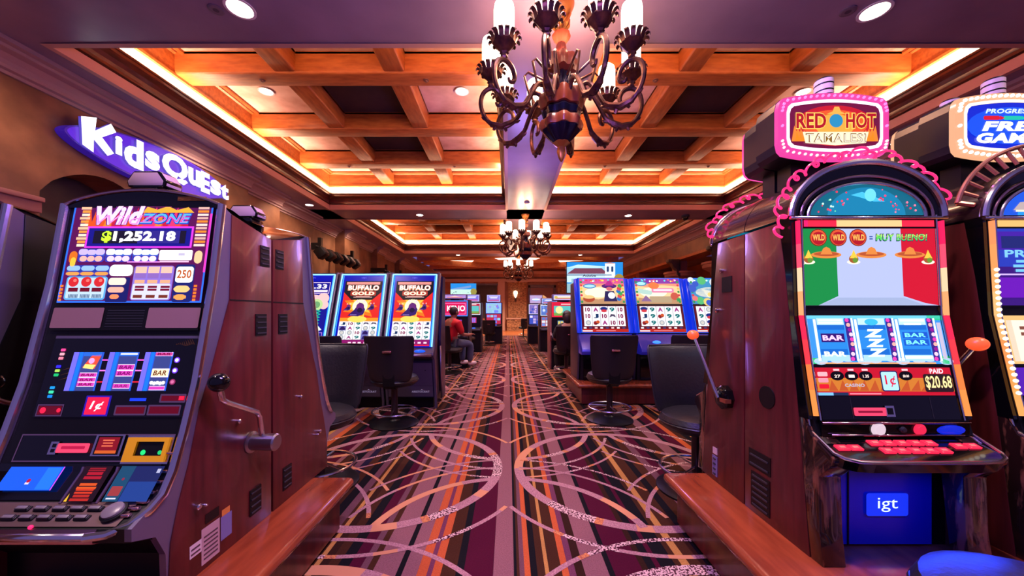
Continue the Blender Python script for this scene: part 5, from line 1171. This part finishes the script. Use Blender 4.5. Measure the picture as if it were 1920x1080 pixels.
# ------------------------------------------------------------------ farther upright machines
def upright(xl, xr, yf, zt, ztop, label, pal, art, side=DKGREY, z0=0, kid=None):
    xc = (xl+xr)/2; k = (zt-.72)
    t = thing('slot_machine', (xc,yf+.28,z0), label, 'slot machine', 'upright slot machines farther down the aisle')
    b = MB(); b.prism([(yf+.06,zt),(yf+.03,.78),(yf+.05,.66),(yf+.06,z0),(yf+.55,z0),(yf+.55,zt)], 'x', xl+.03, xr-.03, BLACK); b.build('cabinet', t)
    for x0, x1 in ((xl,xl+.035),(xr-.035,xr)):
        b = MB(); b.prism([(yf,zt+.01),(yf,.80),(yf-.06,.74),(yf+.05,.6),(yf+.05,z0),(yf+.55,z0),(yf+.55,zt+.01)], 'x', x0, x1, side); b.build('side_panel', t, bevel=.006)
    pr = [(yf+.03,zt),(yf+.01,.78)]
    zm = .78+(zt-.78)*.50
    b = MB(); a = fart(b, pr, xl+.04, xr-.04, zm+.01, zt-.01, .004); a.rect(0,0,1,1,E(*pal[0],1.1),0); a.frame(0,0,1,1,.03,E(*pal[1],1.4),1)
    if art == 'keno':
        a.rect(.04,.06,.96,.9,E(225,20,90,1.1),1); a.frame(.08,.12,.92,.84,.02,E(255,120,190,1.3),2); a.text('KENO',.22,.32,.90,.68,E(255,245,250,1.8),3,.02)
    elif art == 'teal':
        a.rect(.08,.1,.92,.75,E(90,190,190,1.2),1); a.rect(.08,.1,.92,.3,E(120,170,80,1.1),2); a.disc(.28,.48,.14,E(225,220,150,1.3),3); a.bars(.3,.8,.8,.92,1,E(255,200,200,1.3),3)
    else:
        for q in range(16): a.disc(.08+.84*random.random(),.12+.76*random.random(),.04+.06*random.random(),E(*random.choice(pal),1.2),2+q%3,n=8)
    b.build('upper_screen', t)
    b = MB(); a = fart(b, pr, xl+.06, xr-.06, .80, zm-.02, .004); a.rect(0,0,1,1,E(*pal[2],1.0),0)
    if art in ('keno','teal'):
        a.rect(0,0,1,1,BLACK,0); a.rect(.2,.35,.8,.85,E(*pal[2],1.1),1); 
        for q in range(5): a.rect(.22+.11*q,.4,.30+.11*q,.8,E(*pal[3],1.2),2)
    else:
        for q in range(12): a.rect(.04+.24*(q%4),.08+.3*(q//4),.24+.24*(q%4),.32+.3*(q//4),E(*random.choice(pal),1.15),1)
    b.build('lower_screen', t)
    b = MB(); b.prism([(yf+.02,.79),(yf-.13,.73),(yf-.14,.69),(yf+.05,.62)], 'x', xl+.03, xr-.03, DKGREY); dk = b.build('button_deck', t, bevel=.006)
    b = MB(); b.ball((xc+.08,yf-.06,.762), 1, E(60,110,255,1.3), 12, 6, sc=(.06,.04,.02)); b.build('lit_button', dk)
    b = MB(); x0, x1 = xl+.06, xr-.06; b.box(x0,yf+.06,zt+.02,x1,yf+.22,ztop,mat('topper_grey', c(110,100,150), .3)); b.box(xc-.1,yf+.09,zt-.01,xc+.1,yf+.2,zt+.03,BLACK); tp = b.build('topper', t, bevel=.012)
    b = MB(); a = Art(b, (x0+.025,yf+.056,zt+.045), (x1-x0-.05,0,0), (0,0,ztop-zt-.07)); a.rect(0,0,1,1,E(*pal[3],1.0),0)
    if art == 'keno': a.rect(0,0,1,1,E(150,10,30,1),0); a.poly([(.2,.3),(.5,.85),(.8,.3)],E(240,200,190,1.2),1); a.rect(.15,.2,.85,.4,E(230,120,110,1.1),2)
    elif art == 'gold': a.rect(0,0,1,1,E(30,30,110,1),0); a.star(.5,.5,.28,E(255,170,70,1.3),1,10,.6); a.disc(.5,.5,.14,E(210,50,50,1.1),2)
    elif art == 'blue': a.rect(0,0,1,1,E(10,20,170,1.1),0); a.poly([(.1,.4),(.5,.7),(.9,.4),(.5,.25)],E(150,180,255,1.3),1); a.rect(.2,.42,.8,.55,E(230,235,255,1.5),2)
    else:
        a.frame(0,0,1,1,.03,E(200,200,255,1.4),1); a.rect(.1,.12,.9,.3,E(210,70,130,1.1),1); a.bars(.15,.5,.85,.8,2,E(230,225,250,1.4),2,.3)
    b.build('topper_screen', tp)
    return t
upright(-1.52,-.86,8.0,1.51,1.645,'keno slot machine with a pink screen facing the person in red',[(120,20,60),(60,140,255),(120,60,190),(190,150,230)],'keno')
upright(-1.48,-.84,11.4,1.56,1.83,'slot machine with a green and teal screen right behind the keno one',[(190,30,70),(200,220,230),(200,40,110),(130,120,235)],'teal')
upright(-.94,-.24,14.57,1.66,1.99,'pale blue lit slot machine at the far left end of the carpet aisle',[(150,200,225),(110,130,255),(190,40,70),(150,140,240)],'tiles')
upright(.79,1.45,14.57,1.60,1.98,'slot machine with a deep blue topper at the far end, beside the lone stool',[(130,110,190),(230,220,255),(60,80,190),(200,170,220)],'blue')
upright(.99,1.64,11.55,1.50,1.72,'slot machine between the blue topper one and the gold topper one down the aisle',[(90,120,200),(220,230,250),(190,90,90),(120,150,230)],'tiles')
upright(.905,1.56,7.85,1.47,1.635,'slot machine with a red framed teal screen, a dark haired person before it',[(225,24,60),(230,30,60),(90,150,190),(230,200,90)],'teal', side=mat('warm_lit_side', c(150,96,92), .4))  # orange light on the side is put into its colour
tag_ = None
# ------------------------------------------------------------------ swivel chairs
CHB = mat('chair_black_shell', c(24,20,26), .4)
def chair(label, x, y, rz, group='black swivel chairs at the machines'):
    t = thing('swivel_chair', (0,0,0), label, 'chair', group)
    b = MB(); b.lathe([(.26,0),(.26,.012),(.22,.03),(.06,.045),(.045,.06)], (0,0,0), BLACK, 36); b.build('base', t)
    b = MB(); b.lathe([(.035,.04),(.035,.40),(.05,.42),(.05,.44)], (0,0,0), mat('pole_dark', c(52,40,44), .3, metal=.6), 18); b.build('pole', t)
    b = MB(); R = .235
    b.tube([(R*math.cos(q*math.pi/18), R*math.sin(q*math.pi/18), .145) for q in range(36)], .011, CHROME, 8, closed=True)
    for q in (.6, 2.7, 4.8): b.tube([(.03*math.cos(q),.03*math.sin(q),.16),(R*math.cos(q),R*math.sin(q),.145)], .009, CHROME, 8)
    b.build('foot_ring', t)
    b = MB()                                         # round upholstered seat
    b.lathe([(.0,.415),(.16,.415),(.215,.43),(.245,.46),(.25,.49),(.235,.52),(.19,.54),(.1,.548),(0,.55)], (0,.03,0), LEATHER, 32); b.build('seat', t)
    b = MB(); b.lathe([(.252,.472),(.256,.478),(.252,.484)], (0,.03,0), CHB, 32); b.build('seat_piping', t)
    b = MB()                                         # padded back: wider at the top, lightly curved
    rows = [(.50,.19,-.205),(.54,.215,-.215),(.62,.228,-.225),(.75,.24,-.24),(.88,.25,-.262),(.945,.252,-.272),(.968,.244,-.277)]
    NX = 12; fr = []; bk = []
    for (z, hw, y0) in rows:
        for k in range(NX+1):
            u = -1+2*k/NX; cv = .055*u*u
            e = min(1, (1-abs(u))*6); th = .03*(.35+.65*e)*(1 if .5 < z < .96 else .5)
            fr.append((hw*u, y0+cv+th, z)); bk.append((hw*u, y0+cv-.018*(.4+.6*e), z))
    n = NX+1; m = len(rows); o = len(fr)
    fs = [(r*n+k, r*n+k+1, (r+1)*n+k+1, (r+1)*n+k) for r in range(m-1) for k in range(NX)]
    b.add(fr, [f[::-1] for f in fs], LEATHER, True); bf = b.build('back_cushion', t)
    b = MB(); edge = [r*n for r in range(m)]+[(m-1)*n+k for k in range(1,NX+1)]+[r*n+NX for r in range(m-2,-1,-1)]+[k for k in range(NX-1,0,-1)]
    b.add(bk+fr, fs+[(edge[i], o+edge[i], o+edge[(i+1)%len(edge)], edge[(i+1)%len(edge)]) for i in range(len(edge))], CHB, True); bsh = b.build('back_shell', t, sharp=60)
    b = MB(); b.tube([fr[r*n] for r in range(m)]+[fr[(m-1)*n+k] for k in range(1,NX)]+[fr[r*n+NX] for r in range(m-1,-1,-1)], .007, CHB, 6); b.build('piping', bf)
    b = MB(); b.box(-.045,-.30,.80,.045,-.262,.825,mat('handle_chrome', c(190,120,110), .25, metal=.8)); b.build('grab_handle', bsh, bevel=.008)
    b = MB(); b.prism([(-.13,.43),(-.20,.47),(-.215,.60),(-.235,.60),(-.225,.45),(-.14,.405)], 'x', -.06, .06, BLACK); b.build('back_bracket', t)
    t.location = (x,y,0); t.rotation_euler = (0,0,rz); ORG[t] = Vector((x,y,0))
    return t
CHR = chair('black swivel chair in the middle of the blue neon row, back to the camera', -1.245, 3.97, math.radians(2))
def ch(x, y, rz, label): return copy_tree(CHR, (x,y,0), math.radians(rz), label)
ch(-1.98,4.0,-4,'black swivel chair behind the nearer shiny chair, left of the blue neon row')
ch(-1.33,2.56,178,'black leather chair facing the camera behind the vented wooden cabinets')
ch(1.29,2.48,182,'black leather chair facing the camera beside the orange lever knob')
ch(1.15,4.12,-2,'black swivel chair in front of the fiesta machine at the aisle end')
ch(2.03,4.15,0,'black swivel chair at the second fiesta machine, only its top edge showing')
ch(1.27,.78,4,'black swivel chair with a blue lit seat before the igt machine')
ch(-1.20,7.42,-42,'black swivel chair holding the person in red')
ch(1.13,7.07,6,'black swivel chair holding the dark haired person')
ch(-.74,13.9,0,'small black chair before the pale blue machine at the far left end')
ch(-1.25,10.8,-20,'black chair before the green and teal machine, mostly hidden by the keno machine')
ch(.80,19.2,28,'lone black stool turned sideways at the far end of the carpet')

# ------------------------------------------------------------------ seated people
def skin(name, parent, verts, edges, radii, material, levels=1):
    org = ORG[parent] if parent else Vector((0,0,0))
    me = bpy.data.meshes.new(name); me.from_pydata([tuple(v) for v in verts], edges, []); me.update()
    o = bpy.data.objects.new(name, me); COL.objects.link(o)
    md = o.modifiers.new('skin', 'SKIN'); md.use_smooth_shade = True
    for i, r in enumerate(radii):
        sv = me.skin_vertices[0].data[i]; rr = r if isinstance(r, tuple) else (r, r); sv.radius = rr
    me.skin_vertices[0].data[0].use_root = True
    sb = o.modifiers.new('sub', 'SUBSURF'); sb.levels = levels; sb.render_levels = levels
    dg = bpy.context.evaluated_depsgraph_get(); me2 = bpy.data.meshes.new_from_object(o.evaluated_get(dg))
    o.modifiers.clear(); o.data = me2; me2.materials.clear(); me2.materials.append(material)
    for p in me2.polygons: p.use_smooth = True
    if parent: o.parent = parent
    ORG[o] = org
    return o
SKIN = mat('skin_tone', c(150,96,78), .5); SHOE = mat('pale_shoe', c(205,185,185), .5); JEAN = mat('blue_jeans', c(70,78,104), .8)
def seated_person(label, loc, rz, shirt, hair, trousers, hair_long):
    t = thing('person', loc, label, 'person')
    v, e, r = [], [], []
    def add(p, rad, par=None):
        v.append(p); r.append(rad)
        if par is not None: e.append((par, len(v)-1))
        return len(v)-1
    pel = add((0,0,.63),(.15,.115)); ab = add((0,-.02,.78),(.145,.105),pel); chst = add((0,.0,.95),(.165,.115),ab); up = add((0,.03,1.06),(.12,.09),chst); nk = add((0,.05,1.13),.052,up)
    hd0 = add((0,.07,1.18),(.068,.075),nk); hd1 = add((0,.085,1.25),(.078,.092),hd0); add((0,.075,1.32),(.06,.07),hd1)
    J = {}
    for s in (-1,1):
        sh = add((s*.185,.02,1.03),.062,up); el = add((s*.23,.10,.80),.043,sh); wr = add((s*.17,.33,.78),.030,el); pm = add((s*.155,.40,.79),(.036,.018),wr)
        for k in range(4): f1 = add((s*.155+(k-1.5)*.020,.455,.795+(.004 if k in (1,2) else 0)),.0085,pm); add((s*.155+(k-1.5)*.021,.495-(.008 if k in (0,3) else 0),.778),.0075,f1)
        th = add((s*.155-s*.045,.40,.772),.009,pm); add((s*.155-s*.06,.435,.762),.008,th)
        hp = add((s*.10,.06,.60),.095,pel); kn = add((s*.13,.42,.60),.066,hp); an = add((s*.12,.40,.20),.042,kn); add((s*.12,.42,.165),.036,an)
        J[s] = (sh, el, wr, hp, kn, an)
    skin('body', t, v, e, r, SKIN, 1)
    def sub(name, chain_list, grow, material):
        vv, ee, rr, mp = [], [], [], {}
        for chn in chain_list:
            prev = None
            for idx, sc_ in chn:
                if idx not in mp:
                    mp[idx] = len(vv); vv.append(v[idx]); q = r[idx]; q = q if isinstance(q, tuple) else (q,q); rr.append((q[0]*sc_+grow, q[1]*sc_+grow))
                if prev is not None and prev != mp[idx]: ee.append((prev, mp[idx]))
                prev = mp[idx]
        return skin(name, t, vv, ee, rr, material, 1)
    sub('shirt', [[(0,1.0),(1,1.05),(2,1.05),(3,1.22),(4,1.15)],[(3,1.05),(J[-1][0],1.22),(J[-1][1],1.1)],[(3,1.05),(J[1][0],1.22),(J[1][1],1.1)]], .016, shirt)
    sub('trousers', [[(0,1.0),(J[-1][3],1.05),(J[-1][4],1.08),(J[-1][5],1.15)],[(0,1.0),(J[1][3],1.05),(J[1][4],1.08),(J[1][5],1.15)]], .014, trousers)
    for s in (-1,1):
        b = MB(); b.ball((s*.12,.47,.175), 1, SHOE, 14, 8, sc=(.048,.125,.045)); 
        for i in range(len(b.v)): b.v[i] = b.v[i]+Vector(loc)
        b.build('shoe', t)
    b = MB(); b.ball((0,.066,1.275), 1, hair, 18, 12, sc=(.088,.10,.098))
    if hair_long:
        b.ball((0,.01,1.19), 1, hair, 16, 10, sc=(.085,.065,.14))
    for i in range(len(b.v)): 
        p = b.v[i]
        if p.y > .125 and p.z < 1.31 and not (hair_long and p.y < .1): p.y = .125
        b.v[i] = p+Vector(loc)
    b.build('hair', t)
    b = MB(); fc = [((-.03,.165,1.262),(.014,.008,.009),mat('eye_white', c(230,225,220), .3)),((.03,.165,1.262),(.014,.008,.009),mat('eye_white', c(230,225,220), .3)),((0,.180,1.235),(.013,.020,.022),SKIN),((0,.160,1.198),(.026,.010,.008),mat('lips', c(150,70,66), .5)),((-.082,.075,1.245),(.012,.022,.03),SKIN),((.082,.075,1.245),(.012,.022,.03),SKIN)]
    for p, s_, m_ in fc: b.ball(Vector(p)+Vector(loc), 1, m_, 10, 6, sc=s_)
    for x in (-.03,.03): b.ball(Vector((x,.172,1.262))+Vector(loc), .006, BLACK, 8, 5)
    b.build('face', t)
    t.rotation_euler = (0,0,rz)
    return t
seated_person('person in a red shirt and blue jeans sitting at the keno machine', (-1.17,7.45,-.015), math.radians(-42), mat('red_shirt', c(205,16,30), .7), mat('short_dark_hair', c(36,22,22), .6), JEAN, False)
seated_person('person with long dark hair and black clothes in a chair, seen from behind', (1.17,7.14,-.095), math.radians(4), mat('black_top', c(22,18,22), .8), mat('long_dark_hair', c(34,20,20), .5), mat('black_trousers', c(20,18,24), .8), True)

# ------------------------------------------------------------------ large video displays on poles
def display(x0, x1, y, z0, z1, label, kind):
    xc = (x0+x1)/2
    t = thing('video_display', (xc,y,0), label, 'display')
    b = MB(); b.box(x0,y,z0,x1,y+.07,z1,BLACK); b.build('housing', t, bevel=.008)
    b = MB(); b.lathe([(.22,0),(.22,.02),(.05,.04),(.04,.06),(.04,z0+.1)], (xc,y+.11,0), DKGREY, 16); b.box(xc-.12,y+.06,z0+.06,xc+.12,y+.13,z1-.12,DKGREY); b.build('stand', t)
    b = MB(); a = Art(b, (x0+.015,y-.002,z0+.015), (x1-x0-.03,0,0), (0,0,z1-z0-.03))
    a.rect(0,0,1,1,E(30,140,225,1.2),0)
    if kind == 0:
        a.rect(0,.62,.7,.84,E(150,205,245,1.3),1); a.poly([(.0,.82),(.55,.8),(.72,.86),(.2,.92)],E(185,225,250,1.35),1)
        a.poly([(.0,.62),(.14,.80),(.62,.80),(.74,.62)],E(130,70,90,1.0),2); a.rect(0,.34,.86,.63,E(195,225,240,1.35),2); a.rect(0,.56,.8,.60,E(120,150,180,1),3)
        a.rect(.68,.5,.86,.95,E(225,240,250,1.45),3); a.poly([(.66,.95),(.88,.95),(.77,1.0)],E(190,120,110,1.1),3); a.rrect(.71,.68,.75,.86,.015,E(40,70,120,1),4); a.rrect(.79,.68,.83,.86,.015,E(40,70,120,1),4)
        a.disc(.93,.45,.09,E(170,140,50,1.1),4); a.disc(.92,.32,.08,E(90,130,70,1),5); a.rect(.86,0,1,.3,E(110,140,90,1),3)
        a.text('Adobe',.28,.52,.52,.60,E(30,40,70,.9),4,.02); a.rect(.36,.3,.55,.48,E(80,90,150,1),4); a.rect(.08,.3,.28,.46,E(150,200,215,1.1),4); a.rect(.6,.3,.8,.46,E(160,210,215,1.1),4); a.rect(0,0,.86,.3,E(150,190,200,1.15),3)
    else:
        a.rect(0,.0,.82,.55,E(190,230,215,1.3),1); a.poly([(0,.6),(.3,.7),(.8,.85),(.8,.7),(.4,.55)],E(120,160,220,1.1),2); a.disc(.9,.4,.12,E(160,150,70,1.1),3); a.rect(.8,0,1,.25,E(110,150,70,1),3)
        for k in range(20): a.disc(.05+.72*random.random(),.05+.4*random.random(),.02,E(*random.choice([(80,150,160),(230,250,240),(60,110,120)]),1.1),4,n=6)
    b.build('screen', t)
display(1.40,2.78,8.75,1.70,2.47,'large screen showing a white building with red roof, above the fiesta machines',0)
display(-2.56,-1.40,16,1.95,2.57,'smaller distant screen with blue sky and pale landscape above the keno machine',1)
